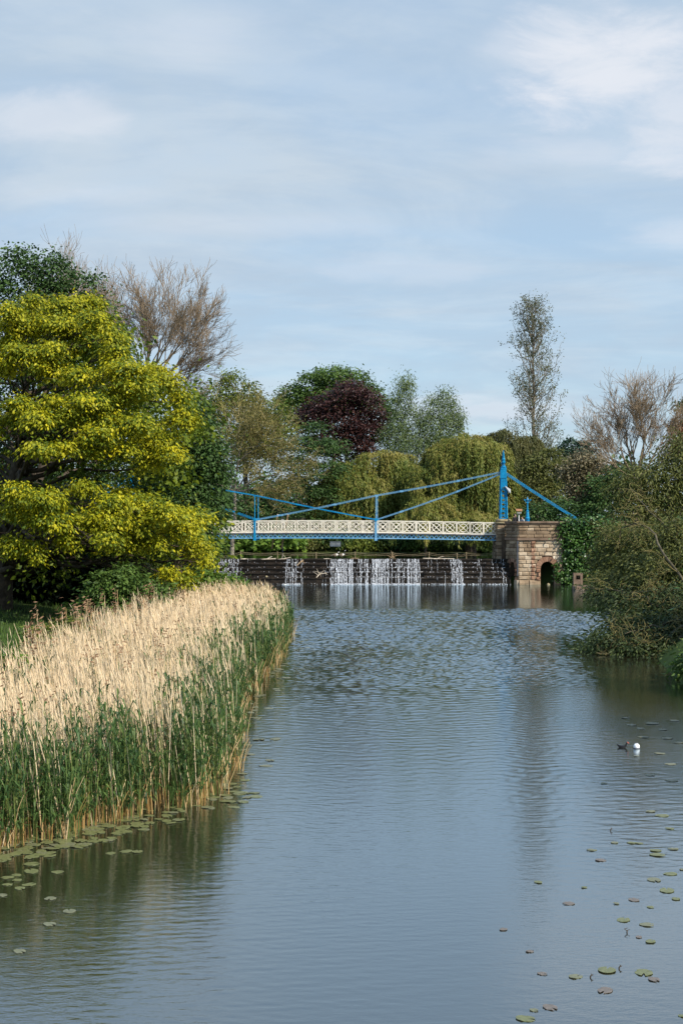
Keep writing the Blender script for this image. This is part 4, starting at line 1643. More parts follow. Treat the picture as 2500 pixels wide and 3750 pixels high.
# ================================================================== vegetation
M['mossbark'] = solid_mat('mossy_dark_bark', [(0.05, 0.042, 0.025), (0.13, 0.11, 0.07)], 4, 0.85, 0.2)
M['mosstwig'] = solid_mat('mossy_olive_twigs', [(0.08, 0.065, 0.028), (0.17, 0.145, 0.05), (0.26, 0.21, 0.085)], 0.7, 0.8, 0.2)
LM = {
    'bank': leaf_mat('shaded_bank_leaves', [(0.025, 0.04, 0.012), (0.045, 0.065, 0.018), (0.075, 0.10, 0.025)], 0.25),
    'shadeleaf': leaf_mat('shade_darkened_leaves', [(0.006, 0.012, 0.005), (0.012, 0.022, 0.008)], 0.1, 0.6, 0.15),  # near-black green: the shade under the golden tree put into the leaf colour
    'golden': leaf_mat('golden_leaves', [(0.055, 0.10, 0.012), (0.16, 0.20, 0.012), (0.40, 0.375, 0.012), (0.57, 0.495, 0.016)], 0.32),
    'dark': leaf_mat('dark_green_leaves', [(0.0297, 0.0567, 0.01755), (0.0513, 0.1013, 0.0243), (0.07425, 0.135, 0.0297)], 0.25),
    'mid': leaf_mat('mid_green_leaves', [(0.049, 0.091, 0.0224), (0.084, 0.147, 0.028), (0.119, 0.182, 0.035)], 0.3),
    'fresh': leaf_mat('fresh_green_leaves', [(0.0585, 0.1105, 0.0182), (0.0975, 0.1755, 0.0234), (0.156, 0.234, 0.0325)], 0.3),
    'olive': leaf_mat('olive_leaves', [(0.065, 0.078, 0.0208), (0.1105, 0.1235, 0.0286), (0.156, 0.156, 0.039)], 0.3),
    'yellowgreen': leaf_mat('yellow_green_leaves', [(0.065, 0.104, 0.0182), (0.13, 0.169, 0.0234), (0.195, 0.208, 0.0312)], 0.3),
    'copper': leaf_mat('copper_beech_leaves', [(0.0224, 0.0112, 0.0112), (0.0476, 0.0182, 0.0168), (0.084, 0.0308, 0.0224)], 0.2, 0.45, 0.3),
    'willow': leaf_mat('weeping_willow_leaves', [(0.075, 0.115, 0.02), (0.13, 0.165, 0.03), (0.195, 0.205, 0.038), (0.26, 0.225, 0.055)], 0.3),
    'willowdark': leaf_mat('dark_willow_leaves', [(0.04375, 0.05625, 0.0175), (0.08125, 0.0875, 0.025), (0.1187, 0.1125, 0.035)], 0.3),
    'birch': leaf_mat('birch_leaves', [(0.0675, 0.105, 0.0375), (0.1125, 0.1575, 0.0525), (0.165, 0.21, 0.075)], 0.3),
    'poplar': leaf_mat('poplar_leaves', [(0.065, 0.078, 0.0364), (0.1105, 0.1235, 0.0585), (0.182, 0.182, 0.0975)], 0.3),
    'pine': leaf_mat('blue_green_needles', [(0.0225, 0.0525, 0.03), (0.042, 0.0825, 0.045)], 0.15),
    'blossom': leaf_mat('fading_blossom', [(0.08, 0.075, 0.03), (0.20, 0.165, 0.09), (0.36, 0.31, 0.2)], 0.3),
    'rusty': leaf_mat('rusty_red_leaves', [(0.10, 0.035, 0.018), (0.2, 0.075, 0.035), (0.26, 0.12, 0.05)], 0.3),
    'browny': leaf_mat('brown_olive_buds', [(0.075, 0.075, 0.02), (0.125, 0.115, 0.032), (0.18, 0.15, 0.05)], 0.3),
    'ivy': leaf_mat('glossy_ivy_leaves', [(0.0297, 0.07425, 0.0162), (0.054, 0.1215, 0.0243), (0.0945, 0.1755, 0.03375)], 0.2, 0.38, 0.45),
}


def lobes_px(L, Y, depth=0.9):
    out_ = []
    for l in L:
        px, py, hw, hh = l[:4]
        dY = l[4] if len(l) > 4 else 0.0
        c = at(px, py, Y + dY)
        k = (Y + dY) / F
        out_.append((*c, hw * k, hw * k * depth, hh * k))
    return np.array(out_)


def foliage(lobes, n, L, W, per=22, clump=0.5, flat=0.6, droop=0.3, shell=(0.72, 1.06), upb=0.25, inner=0.12, seed=1, hang=0.0, fold=0.08, nrand=0.5, lvar=0.16):
    g_ = np.random.default_rng(seed)
    lobes = np.asarray(lobes, float)
    wgt = lobes[:, 3] * lobes[:, 5] + lobes[:, 3] * lobes[:, 4] + lobes[:, 4] * lobes[:, 5]
    nc = max(1, n // per)
    li = g_.choice(len(lobes), nc, p=wgt / wgt.sum())
    d = g_.normal(0, 1, (nc, 3))
    d = unit(d)
    d[:, 2] += upb
    d = unit(d)
    rad = g_.uniform(shell[0], shell[1], nc)
    ins = g_.random(nc) < inner
    rad[ins] = g_.uniform(0.25, 0.8, ins.sum())
    cen = lobes[li, :3] + d * lobes[li, 3:] * rad[:, None]
    csz = clump * g_.uniform(0.55, 1.35, nc)
    ctint = g_.normal(0.5, 0.2, nc)
    N_ = nc * per
    ci = np.repeat(np.arange(nc), per)
    off = g_.normal(0, 1, (N_, 3)) * csz[ci][:, None] * np.array([1, 1, flat])
    P = cen[ci] + off
    P[:, 2] -= hang * np.abs(off[:, 0]) 
    nrm = unit(d[ci] * 0.65 + np.array([0, 0, 0.5]) + g_.normal(0, nrand, (N_, 3)))
    ax = unit(off * np.array([1, 1, .5]) / (csz[ci][:, None]) + g_.normal(0, 0.7, (N_, 3)) + d[ci] * 0.4)
    ax[:, 2] -= droop
    s_ = g_.uniform(0.6, 1.3, N_)
    V_, q_ = leaf_arrays(P - unit(ax) * (L * s_ * 0.5)[:, None], ax, nrm, L * s_, W * s_, fold=fold)
    ti = np.clip(ctint[ci] + g_.normal(0, lvar, N_), 0, 1)
    return V_, q_, ti


def merge(parts):
    Vs_, qs_, ts_, n_ = [], [], [], 0
    for V_, q_, t_ in parts:
        Vs_.append(V_)
        qs_.append(q_ + n_)
        ts_.append(t_)
        n_ += len(V_)
    return np.vstack(Vs_), np.vstack(qs_), np.concatenate(ts_)


def skeleton(base, lobes, r, lean=(0, 0), seed=1, nl=None, split=0.3, extra=2):
    """trunk from the base towards the middle of the crown, with a limb to every lobe and a few boughs from each"""
    g_ = np.random.default_rng(seed)
    lobes = np.asarray(lobes, float)
    base = np.asarray(base, float)
    top = lobes[:, :3].mean(0)
    ztop = lobes[:, 2].max()
    tip = np.array([base[0] * .4 + top[0] * .6 + lean[0], base[1] * .4 + top[1] * .6 + lean[1], base[2] + (ztop - base[2]) * 0.72])
    K = 9
    t = np.linspace(0, 1, K)[:, None]
    P = base + (tip - base) * t + g_.normal(0, 0.012 * np.linalg.norm(tip - base), (K, 3)) * np.sin(t * math.pi)
    P[0, 2] -= 0.4
    rad = r * np.array([1.5, 1.05, .92, .84, .75, .65, .52, .4, .28])
    lines = [(P, rad)]
    idx = np.arange(len(lobes)) if nl is None else g_.choice(len(lobes), min(nl, len(lobes)), replace=False)
    for j in idx:
        c = lobes[j, :3]
        h_ = np.clip((c[2] - base[2]) / max(tip[2] - base[2], .1) - g_.uniform(0.12, 0.4), split, 0.97)
        k = h_ * (K - 1)
        k0 = int(min(k, K - 2))
        a = P[k0] + (P[k0 + 1] - P[k0]) * (k - k0)
        ra = np.interp(h_, np.linspace(0, 1, K), rad) * 0.55
        lp_, lr_ = limb(a, c, ra, ra * 0.22, 7, 0.03, 0.05, g_)
        lines.append((lp_, lr_))
        for _ in range(extra):
            d = g_.normal(0, 1, 3)
            d[2] = abs(d[2]) * .7
            e = c + unit(d) * lobes[j, 3:] * g_.uniform(.6, .95)
            k1 = g_.integers(3, 6)
            lines.append(limb(lp_[k1], e, lr_[k1] * .6, 0.012, 7, 0.04, 0.03, g_))
    return lines


def tree(name, label, cat, base, lobes, n, L, W, mat, r=0.3, bark='bark', group=None, seed=1, skel=True, nl=None, extra=2, crown='crown', lines_extra=(), **k):
    root = thing(name, label, cat, base, group)
    V_, q_, t_ = foliage(lobes, n, L, W, seed=seed, **k)
    link(crown, mesh_np(crown, V_, q_, mats=[LM[mat]], tint=t_), root)
    if skel:
        lines = skeleton(base, lobes, r, seed=seed, nl=nl, extra=extra) + list(lines_extra)
        V_, q_ = tubes_np(lines, 6)
        link('trunk', mesh_np('trunk', V_, q_, mats=[M[bark]], smooth=True), root)
    return root


def gz(x, y):
    return float(ground_z(np.array([x]), np.array([y]))[0])


def gb(px, Y):
    x = (px - 1250) * Y / F
    return np.array([x, Y, gz(x, Y)])


# ---- the golden tree
GY = 72.0
pads = [(258, 1125, 115, 34), (345, 1125, 35, 30), (115, 1103, 35, 18), (35, 1154, 46, 29), (92, 1194, 103, 34), (218, 1189, 103, 29), (356, 1194, 70, 34), (413, 1235, 50, 30), (34, 1240, 46, 24), (275, 1229, 57, 24),
        (63, 1298, 70, 34), (189, 1292, 63, 28), (172, 1350, 75, 34), (29, 1355, 46, 28), (413, 1303, 63, 28), (448, 1355, 86, 24), (545, 1378, 70, 28), (298, 1378, 75, 28), (488, 1424, 86, 34), (603, 1407, 63, 34),
        (660, 1458, 45, 34), (413, 1470, 75, 34), (321, 1487, 115, 24), (69, 1499, 75, 28), (189, 1476, 34, 22),
        (57, 1546, 63, 34), (132, 1535, 69, 34), (143, 1638, 60, 23), (258, 1535, 70, 23), (356, 1598, 75, 34), (402, 1552, 69, 28), (499, 1563, 75, 34), (574, 1615, 86, 40), (620, 1666, 52, 28), (677, 1540, 57, 34),
        (230, 1650, 46, 23), (344, 1655, 52, 22), (459, 1650, 57, 23), (563, 1695, 34, 23),
        (57, 1810, 69, 34), (172, 1833, 80, 34), (69, 1873, 80, 28), (189, 1913, 98, 34), (298, 1913, 75, 34), (413, 1844, 69, 28), (517, 1867, 92, 34), (603, 1890, 69, 34), (689, 1896, 75, 34), (402, 1925, 80, 34),
        (505, 1936, 69, 28), (660, 1959, 57, 34), (459, 1994, 80, 23), (390, 1988, 46, 23), (563, 2005, 46, 23), (717, 2005, 57, 34), (763, 2062, 30, 30), (46, 1988, 46, 34), (115, 2011, 46, 23), (138, 2045, 23, 12),
        (247, 2000, 34, 23), (620, 2108, 34, 18), (677, 2130, 40, 28), (310, 1780, 50, 22), (20, 2020, 30, 20)]
gr = np.random.default_rng(21)
plobes = []
for (px, py, hw, hh) in pads:
    py = py + gr.normal(0, 8)
    rr_ = np.interp(py, [1080, 1300, 1600, 1900, 2150], [2.5, 5.0, 6.5, 8.5, 8.0])
    u_ = np.clip((px - 120) / 700.0, -1, 1)
    dY = -rr_ * math.sqrt(max(0.02, 1 - u_ * u_)) + gr.normal(0, 1.0)
    Yp = GY + dY
    c = at(px, py, Yp)
    k = Yp / F
    plobes.append((*c, hw * k, hw * k * 0.8, hh * k * 1.05))
plobes = np.array(plobes)
# the crown's far side and the half beyond the frame, in the same tiers
back = []
for l in plobes:
    for _ in range(2):
        b_ = l.copy()
        ang = gr.uniform(0.15, 1.0) * math.pi
        cx_, cy_ = -15.6, GY
        rr_ = np.interp(l[2], [3, 8, 13, 17], [8.5, 8.5, 6.0, 3.0]) * gr.uniform(.55, 1.0)
        b_[0] = cx_ + rr_ * math.cos(ang + math.pi * .25 * gr.normal()) 
        b_[1] = cy_ + abs(rr_ * math.sin(ang)) * 0.9 + 0.8
        b_[2] += gr.normal(0, .35)
        b_[3:] *= 1.15
        back.append(b_)
for _ in range(34):
    a_ = gr.uniform(math.pi * .6, math.pi * 1.45)
    zz = gr.choice([3.8, 5.2, 6.2, 9.3, 10.4, 12, 13.6, 15.0]) + gr.normal(0, .3)
    rr_ = np.interp(zz, [3, 8, 13, 17], [8.0, 8.0, 6.0, 3.0]) * gr.uniform(.6, 1)
    back.append((-15.6 + rr_ * math.cos(a_), GY + rr_ * math.sin(a_), zz, 1.2, 1.1, .45))
back = np.array(back)
back = back[back[:, 0] < -6.8]
gbase = gb(0, GY)
groot = thing('golden_tree', 'large spreading golden leaved tree in layered tiers at the left behind the reeds', 'tree', gbase)
pA = foliage(plobes, 90000, 0.185, 0.09, per=26, clump=0.25, flat=0.62, droop=0.75, shell=(0.3, 1.2), upb=0.5, inner=0.05, seed=31, hang=0.25, nrand=.33, lvar=.09)
pB = foliage(back, 20000, 0.34, 0.18, per=24, clump=0.4, flat=0.45, droop=0.45, shell=(0.3, 1.05), upb=0.6, inner=0.05, seed=32, hang=0.25)
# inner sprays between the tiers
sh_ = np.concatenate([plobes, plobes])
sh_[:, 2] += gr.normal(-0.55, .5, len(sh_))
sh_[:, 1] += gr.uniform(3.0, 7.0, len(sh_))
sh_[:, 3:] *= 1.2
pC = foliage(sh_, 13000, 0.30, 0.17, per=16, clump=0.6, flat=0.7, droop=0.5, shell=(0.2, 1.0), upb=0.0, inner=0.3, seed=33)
pC = (pC[0], pC[1], pC[2] * 0.35)  # lowered tint paints these inner leaves as shaded
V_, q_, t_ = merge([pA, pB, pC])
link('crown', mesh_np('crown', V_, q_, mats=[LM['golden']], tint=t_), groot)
gl = []
gtip = np.array([-15.6, GY, 15.0])
K = 10
tt = np.linspace(0, 1, K)[:, None]
TP = gbase + (gtip - gbase) * tt + gr.normal(0, .12, (K, 3)) * np.sin(tt * math.pi)
TP[0, 2] -= .4
TR = np.array([.75, .5, .45, .42, .38, .33, .27, .2, .13, .06])
gl.append((TP, TR))
for l in list(plobes) + list(back[::2]):
    h_ = np.clip((l[2] - 1.6 - gbase[2]) / (gtip[2] - gbase[2]) + gr.normal(0, .03), .14, .95)
    k = h_ * (K - 1)
    k0 = int(min(k, K - 2))
    a = TP[k0] + (TP[k0 + 1] - TP[k0]) * (k - k0)
    ra = np.interp(h_, np.linspace(0, 1, K), TR) * gr.uniform(.22, .4)
    lp_, lr_ = limb(a, l[:3], ra, .018, 9, .022, .05, gr)
    gl.append((lp_, lr_))
    for _ in range(4):
        e = l[:3] + gr.normal(0, 1, 3) * l[3:] * .8
        gl.append(limb(lp_[gr.integers(4, 8)], e, .02, .006, 6, .05, .02, gr))
V_, q_ = tubes_np(gl, 6)
link('trunk', mesh_np('trunk', V_, q_, mats=[M['bark']], smooth=True), groot)

# ---- green trees round it
tree('broadleaf_tree', 'tall dark green tree rising behind the golden tree at the upper left edge', 'tree', gb(120, 92),
     lobes_px([(60, 1000, 110, 80), (190, 1010, 90, 70), (300, 1060, 75, 60), (110, 945, 55, 30), (200, 950, 30, 30), (40, 935, 30, 30), (345, 1150, 60, 60), (405, 1250, 55, 65), (450, 1335, 55, 55), (500, 1390, 40, 40), (30, 1150, 110, 130), (200, 1150, 120, 120), (270, 1300, 170, 140), (120, 1450, 250, 200, 3), (-120, 1150, 120, 200), (-150, 1450, 150, 200), (420, 1500, 120, 120, 4), (150, 1700, 250, 150, 5), (400, 1720, 150, 120, 6), (80, 1780, 160, 110, 4), (520, 1640, 90, 120, 6)], 92),
     60000, 0.24, 0.14, 'dark', r=0.45, seed=41, clump=0.5, per=36, upb=0.35)
tree('broadleaf_tree', 'bushy dark green tree overlapping the left end of the bridge', 'tree', gb(640, 82),
     lobes_px([(700, 1490, 55, 50), (660, 1560, 70, 60, 1), (735, 1590, 60, 70), (770, 1680, 55, 70), (775, 1770, 60, 80), (700, 1720, 80, 90, .5), (720, 1850, 90, 90), (795, 1850, 45, 60), (640, 1690, 90, 110, 1), (745, 1970, 60, 60), (755, 2035, 30, 40), (620, 1900, 120, 120, 2), (810, 1920, 25, 30), (815, 1745, 25, 45), (560, 1780, 100, 150, 3), (670, 2030, 80, 60, 2), (560, 2000, 100, 60, 3)], 82),
     34000, 0.23, 0.12, 'dark', r=0.35, seed=42, clump=0.36, per=26, droop=0.5, upb=0.3)
tree('waterside_shrub', 'low leafy green shrub at the water edge below the bridge end', 'shrub', gb(760, 98),
     lobes_px([(640, 2115, 70, 55), (720, 2125, 60, 45), (790, 2135, 55, 28), (845, 2138, 45, 22), (880, 2146, 30, 20), (760, 2160, 90, 30)], 98),
     9000, 0.26, 0.14, 'fresh', r=0.08, seed=43, clump=0.35, per=18)
tree('waterside_shrub', 'bright leafy green shrub between the reeds and the golden tree', 'shrub', gb(430, 64),
     lobes_px([(380, 2165, 60, 60), (455, 2145, 60, 65), (520, 2190, 55, 60), (420, 2225, 90, 45), (310, 2225, 35, 30), (570, 2190, 40, 40), (590, 2140, 30, 40, 3)], 64),
     9000, 0.22, 0.11, 'mid', r=0.06, seed=44, clump=0.3, per=18)
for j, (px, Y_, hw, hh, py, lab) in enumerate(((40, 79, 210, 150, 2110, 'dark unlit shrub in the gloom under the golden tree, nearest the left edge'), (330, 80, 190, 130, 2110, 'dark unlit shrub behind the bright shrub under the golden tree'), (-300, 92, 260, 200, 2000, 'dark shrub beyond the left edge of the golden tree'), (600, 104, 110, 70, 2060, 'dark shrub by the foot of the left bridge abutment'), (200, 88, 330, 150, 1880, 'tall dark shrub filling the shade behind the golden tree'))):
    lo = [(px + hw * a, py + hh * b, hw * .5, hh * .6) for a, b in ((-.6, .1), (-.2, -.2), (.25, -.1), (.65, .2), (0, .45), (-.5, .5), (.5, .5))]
    tree('shaded_shrub', lab, 'shrub', gb(px, Y_), lobes_px(lo, Y_), 9000, 0.4, 0.24, 'shadeleaf', r=0.08, seed=50 + j, clump=0.6, per=16, group='dark shrubs under the golden tree')

# ---- bare tree generator
def grow(p0, d0, L0, r0, levels, nch, ratio, spread, up, seed, wig=0.10, k0=6):
    g_ = np.random.default_rng(seed)
    lines, tips = [], []
    stack = [(np.asarray(p0, float), unit(np.asarray(d0, float)), L0, r0, 0)]
    while stack:
        p, d, L, r, lv = stack.pop()
        k = k0 if lv < 3 else 4
        P = [p]
        dd = d.copy()
        for j in range(k - 1):
            dd = dd + g_.normal(0, wig * (1 + .5 * lv), 3)
            dd[2] += up * (0.5 + lv * .3)
            dd = unit(dd)
            P.append(P[-1] + dd * L / (k - 1))
        P = np.array(P)
        rr_ = np.linspace(r, max(r * 0.45, 0.010), k)
        lines.append((P, rr_))
        if lv + 1 < levels:
            n_ = nch[lv]
            for c in range(n_):
                t = 1.0 if c == 0 else g_.uniform(0.3, 1.0)
                x = t * (k - 1)
                i0 = int(min(x, k - 2))
                a = P[i0] + (P[i0 + 1] - P[i0]) * (x - i0)
                ax = unit(P[i0 + 1] - P[i0])
                rnd = g_.normal(0, 1, 3)
                rnd = unit(rnd - ax * np.dot(rnd, ax))
                sp = spread * g_.uniform(.5, 1.3) * (0.45 if c == 0 else 1)
                nd = unit(ax * math.cos(sp) + rnd * math.sin(sp))
                stack.append((a, nd, L * ratio * g_.uniform(.7, 1.2), max(np.interp(t, [0, 1], [r, r * .45]) * .66, .011), lv + 1))
        else:
            tips.append(P[-1])
    return lines, np.array(tips)


def bare_tree(name, label, base, fork, limbs, mat='twig', group=None, leaf=None, leafmat=None, r=0.3, **k):
    root = thing(name, label, 'tree', base, group)
    P, rr_ = limb(np.asarray(base) - [0, 0, .4], fork, r, r * .6, 7, 0.01, 0, np.random.default_rng(k.get('seed', 1)))
    lines, tips = [(P, rr_)], []
    sd = k.pop('seed', 1)
    for j, (d, L) in enumerate(limbs):
        l_, t_ = grow(fork, d, L, r * .42, seed=sd * 100 + j, **k)
        lines += l_
        tips.append(t_)
    big = [l for l in lines if l[1][0] > 0.03]
    small = [l for l in lines if l[1][0] <= 0.03]
    V_, q_ = tubes_np(big, 6)
    link('trunk', mesh_np('trunk', V_, q_, mats=[M['palebark' if mat == 'lichentwig' else 'bark'] if mat != 'twig' else M['twig']], smooth=True), root)
    V_, q_ = tubes_np(small, 3)
    link('twigs', mesh_np('twigs', V_, q_, mats=[M[mat]]), root)
    tips = np.vstack(tips)
    if leaf:
        n_, L, W, cl = leaf
        g_ = np.random.default_rng(sd + 7)
        sel = tips[g_.integers(0, len(tips), n_)] + g_.normal(0, cl, (n_, 3))
        V_, q_ = leaf_arrays(sel, g_.normal(0, 1, (n_, 3)) - [0, 0, .5], g_.normal(0, 1, (n_, 3)) + [0, 0, .6], L * g_.uniform(.6, 1.3, n_), W)
        link('crown', mesh_np('crown', V_, q_, mats=[LM[leafmat]], tint=np.clip(g_.normal(.5, .25, n_), 0, 1)), root)
    return root


bare_tree('bare_tree', 'tallest bare brown tree with upright twigs behind the golden tree', gb(280, 112), at(325, 1420, 112),
          [((-.55, 0, 1), 3.93), ((-.25, .3, 1.1), 4.43), ((.05, -.2, 1.2), 4.31), ((.30, .2, 1), 3.53), ((-.8, -.2, .8), 3.28), ((.5, -.3, .8), 2.90), ((0, .5, 1), 3.93)],
          r=.34, levels=5, nch=[5, 5, 5, 6], ratio=.70, spread=.50, up=.10, wig=.07, seed=6, group='bare trees behind the golden tree')
bare_tree('bare_tree', 'spreading bare brown tree overhanging the gap right of the golden tree', gb(545, 104), at(545, 1435, 104),
          [((-.35, 0, 1), 3.27), ((0, .3, 1.1), 4.03), ((.35, -.2, 1), 4.03), ((.75, .2, .75), 3.57), ((1.0, -.2, .28), 3.04), ((.55, .4, .9), 3.65), ((.9, .2, .0), 2.43), ((-.1, -.4, 1), 3.19)],
          r=.27, levels=5, nch=[5, 5, 5, 6], ratio=.70, spread=.50, up=.07, wig=.07, seed=5, group='bare trees behind the golden tree')
bare_tree('twiggy_tree', 'brownish twiggy tree with yellowish bare boughs left of the dark layered tree', gb(850, 140), at(860, 1800, 140),
          [((-.6, 0, 1), 4.5), ((-.2, .3, 1.1), 5.5), ((.2, -.2, 1.1), 5.2), ((.6, .2, .8), 4.6), ((.95, -.2, .35), 4.2), ((-.9, -.2, .5), 3.6), ((.9, -.3, .0), 4.0)],
          mat='lichentwig', r=.25, levels=5, nch=[5, 5, 5, 4], ratio=.62, spread=.6, up=.05, seed=8, leaf=(11000, .28, .13, .35), leafmat='browny')

# ---- trees beyond the bridge
tree('broadleaf_tree', 'yellow green tree standing between the bare trees and the copper tree', 'tree', gb(890, 168),
     lobes_px([(845, 1395, 40, 32), (800, 1440, 55, 45), (895, 1440, 45, 40), (935, 1495, 60, 45), (1010, 1520, 60, 42), (860, 1520, 100, 70), (980, 1590, 90, 60), (760, 1520, 60, 60), (880, 1650, 140, 80), (1040, 1590, 40, 40)], 168),
     20000, 0.30, 0.18, 'yellowgreen', r=.4, seed=61, clump=.55, per=26)
tree('layered_tree', 'dark green layered tree with pale visible boughs in front of the copper tree', 'tree', gb(1110, 152),
     lobes_px([(1150, 1572, 45, 32), (1105, 1640, 85, 45), (1205, 1650, 75, 45), (1075, 1715, 95, 45), (1185, 1735, 105, 50), (1060, 1800, 110, 45), (1180, 1825, 95, 45), (1000, 1865, 100, 50), (1120, 1900, 95, 45), (930, 1900, 90, 70), (1030, 1950, 110, 40), (880, 1840, 70, 60)], 152),
     26000, 0.27, 0.14, 'dark', r=.3, bark='palebark', seed=62, clump=.45, per=26, flat=.4, upb=.5, extra=4)
tree('broadleaf_tree', 'broad mid green tree domed behind the copper tree', 'tree', gb(1220, 196),
     lobes_px([(1230, 1385, 85, 38), (1150, 1405, 65, 40), (1305, 1395, 60, 36), (1080, 1450, 60, 40), (1035, 1475, 35, 25), (1350, 1440, 45, 38), (1180, 1470, 100, 60), (1395, 1490, 35, 42), (1075, 1520, 65, 50), (1425, 1530, 28, 34), (1250, 1470, 120, 60)], 196),
     21000, 0.36, 0.22, 'mid', r=.5, seed=63, clump=.55, per=26, extra=3)
tree('copper_beech', 'dark copper red tree with sky showing through its crown', 'tree', gb(1270, 178),
     lobes_px([(1285, 1440, 75, 45), (1210, 1480, 85, 45), (1345, 1480, 65, 50), (1145, 1535, 75, 50), (1385, 1540, 45, 45), (1260, 1540, 105, 55), (1115, 1560, 42, 42), (1335, 1595, 90, 55), (1220, 1615, 90, 50), (1400, 1600, 35, 45), (1300, 1655, 95, 45), (1170, 1640, 70, 40)], 178),
     24000, 0.32, 0.20, 'copper', r=.5, bark='palebark', seed=64, clump=.5, per=24, extra=4, inner=.2)
tree('birch_tree', 'pale feathery birch with two tops right of the copper tree', 'tree', gb(1500, 168),
     lobes_px([(1480, 1415, 38, 34), (1468, 1475, 48, 50), (1500, 1555, 65, 60), (1450, 1605, 65, 55), (1580, 1500, 50, 45), (1630, 1475, 40, 40), (1660, 1530, 38, 55), (1600, 1570, 75, 60), (1520, 1640, 95, 45), (1682, 1560, 20, 50), (1620, 1640, 70, 40)], 168),
     26000, 0.24, 0.10, 'birch', r=.22, bark='birchbark', seed=65, clump=.42, per=22, flat=1.3, droop=1.3, upb=.1, inner=.2, extra=4)


def willow(name, label, base, lobes, nstr, lmin, lmax, mat, seed, zmin, r=.4, L=0.42, W=0.085, group=None):
    g_ = np.random.default_rng(seed)
    root = thing(name, label, 'tree', base, group)
    lobes = np.asarray(lobes, float)
    wgt = lobes[:, 3] * lobes[:, 5]
    ncl = nstr // 16
    lc = g_.choice(len(lobes), ncl, p=wgt / wgt.sum())
    dc = unit(g_.normal(0, 1, (ncl, 3)))
    dc[:, 2] = np.abs(dc[:, 2]) * 1.0 + g_.uniform(-.35, .1, ncl)
    tcl = g_.normal(.5, .2, ncl)
    lcl = g_.uniform(.6, 1.15, ncl)
    ci = g_.integers(0, ncl, nstr)
    li = lc[ci]
    d = unit(unit(dc)[ci] + g_.normal(0, .13, (nstr, 3)))
    st_ = lobes[li, :3] + d * lobes[li, 3:] * (g_.uniform(.84, 1.08, ncl)[ci] + g_.normal(0, .03, nstr))[:, None]
    ln = g_.uniform(lmin, lmax, nstr) * lcl[ci]
    tb = tcl[ci] + g_.normal(0, .1, nstr)
    Vp, qp, tp, n_ = [], [], [], 0
    step = 0.24
    m = int(lmax / step)
    s_ = np.arange(m) * step
    # all strands at once: out a little, then down
    out_ = np.minimum(s_, .9)
    P = st_[:, None, :] + d[:, None, :] * np.array([1, 1, .25]) * (out_ * .8)[None, :, None]
    P[:, :, 2] -= np.maximum(0, s_ - .35)[None, :] * 1.0
    P += np.cumsum(g_.normal(0, .035, P.shape), axis=1)
    ok = (s_[None, :] < ln[:, None]) & (P[:, :, 2] > zmin)
    tint = np.clip(tb[:, None] + .28 * (1 - s_[None, :] / 2.0).clip(-1, 1) + g_.normal(0, .13, ok.shape), 0, 1)
    PP = np.concatenate([P[ok] + g_.normal(0, .06, (ok.sum(), 3)) for _ in range(2)])
    TT_ = np.concatenate([tint[ok], tint[ok]])
    dirs = np.broadcast_to(d[:, None, :], P.shape)[ok]
    dirs = np.concatenate([dirs, dirs])
    n2 = len(PP)
    ax = np.array([0, 0, -1.0]) + g_.normal(0, .38, (n2, 3)) + dirs * .25
    nr = dirs * .8 + g_.normal(0, .5, (n2, 3)) + [0, 0, .25]
    V_, q_ = leaf_arrays(PP, ax, nr, L * g_.uniform(.6, 1.2, n2), W * g_.uniform(.7, 1.4, n2))
    link('crown', mesh_np('crown', V_, q_, mats=[LM[mat]], tint=TT_), root)
    lines = skeleton(base, lobes, r, seed=seed, extra=3)
    V_, q_ = tubes_np(lines, 6)
    link('trunk', mesh_np('trunk', V_, q_, mats=[M['bark']], smooth=True), root)
    return root


willow('weeping_willow', 'golden green weeping willow behind the middle of the bridge', gb(1330, 154),
       lobes_px([(1390, 1700, 95, 50), (1290, 1745, 95, 55), (1480, 1720, 75, 55), (1225, 1820, 85, 60), (1350, 1800, 115, 70), (1190, 1900, 75, 50), (1310, 1890, 105, 60), (1440, 1840, 95, 70), (1500, 1800, 60, 60)], 154),
       4600, 1.4, 4.4, 'willow', 71, 2.35)
willow('weeping_willow', 'tallest golden green weeping willow left of the blue tower', gb(1720, 149),
       lobes_px([(1720, 1630, 100, 42), (1645, 1665, 75, 50), (1790, 1660, 65, 50), (1680, 1745, 105, 70), (1575, 1760, 80, 60), (1780, 1765, 90, 80), (1620, 1830, 90, 60), (1820, 1850, 55, 75), (1740, 1850, 80, 60)], 149),
       5000, 1.4, 4.6, 'willow', 72, 2.3)
willow('weeping_willow', 'small rounded willow low behind the railing, midway between blue post and tower', gb(1555, 143.5),
       lobes_px([(1560, 1855, 80, 32), (1515, 1900, 65, 40), (1610, 1905, 60, 40)], 143.5), 700, .8, 3.0, 'willow', 73, 2.25, r=.15)
willow('weeping_willow', 'small rounded willow low behind the railing beside the stone pier', gb(1740, 142.5),
       lobes_px([(1730, 1900, 80, 28), (1790, 1915, 50, 32), (1680, 1925, 50, 30)], 142.5), 650, .8, 3.0, 'willow', 74, 2.25, r=.15)
willow('weeping_willow', 'darker weeping willow just behind the blue tower', gb(1880, 160),
       lobes_px([(1850, 1615, 60, 45), (1895, 1680, 70, 80), (1875, 1790, 70, 80), (1930, 1640, 45, 50), (1940, 1750, 50, 80)], 160), 1900, 1.4, 4.5, 'willowdark', 75, 3.2)

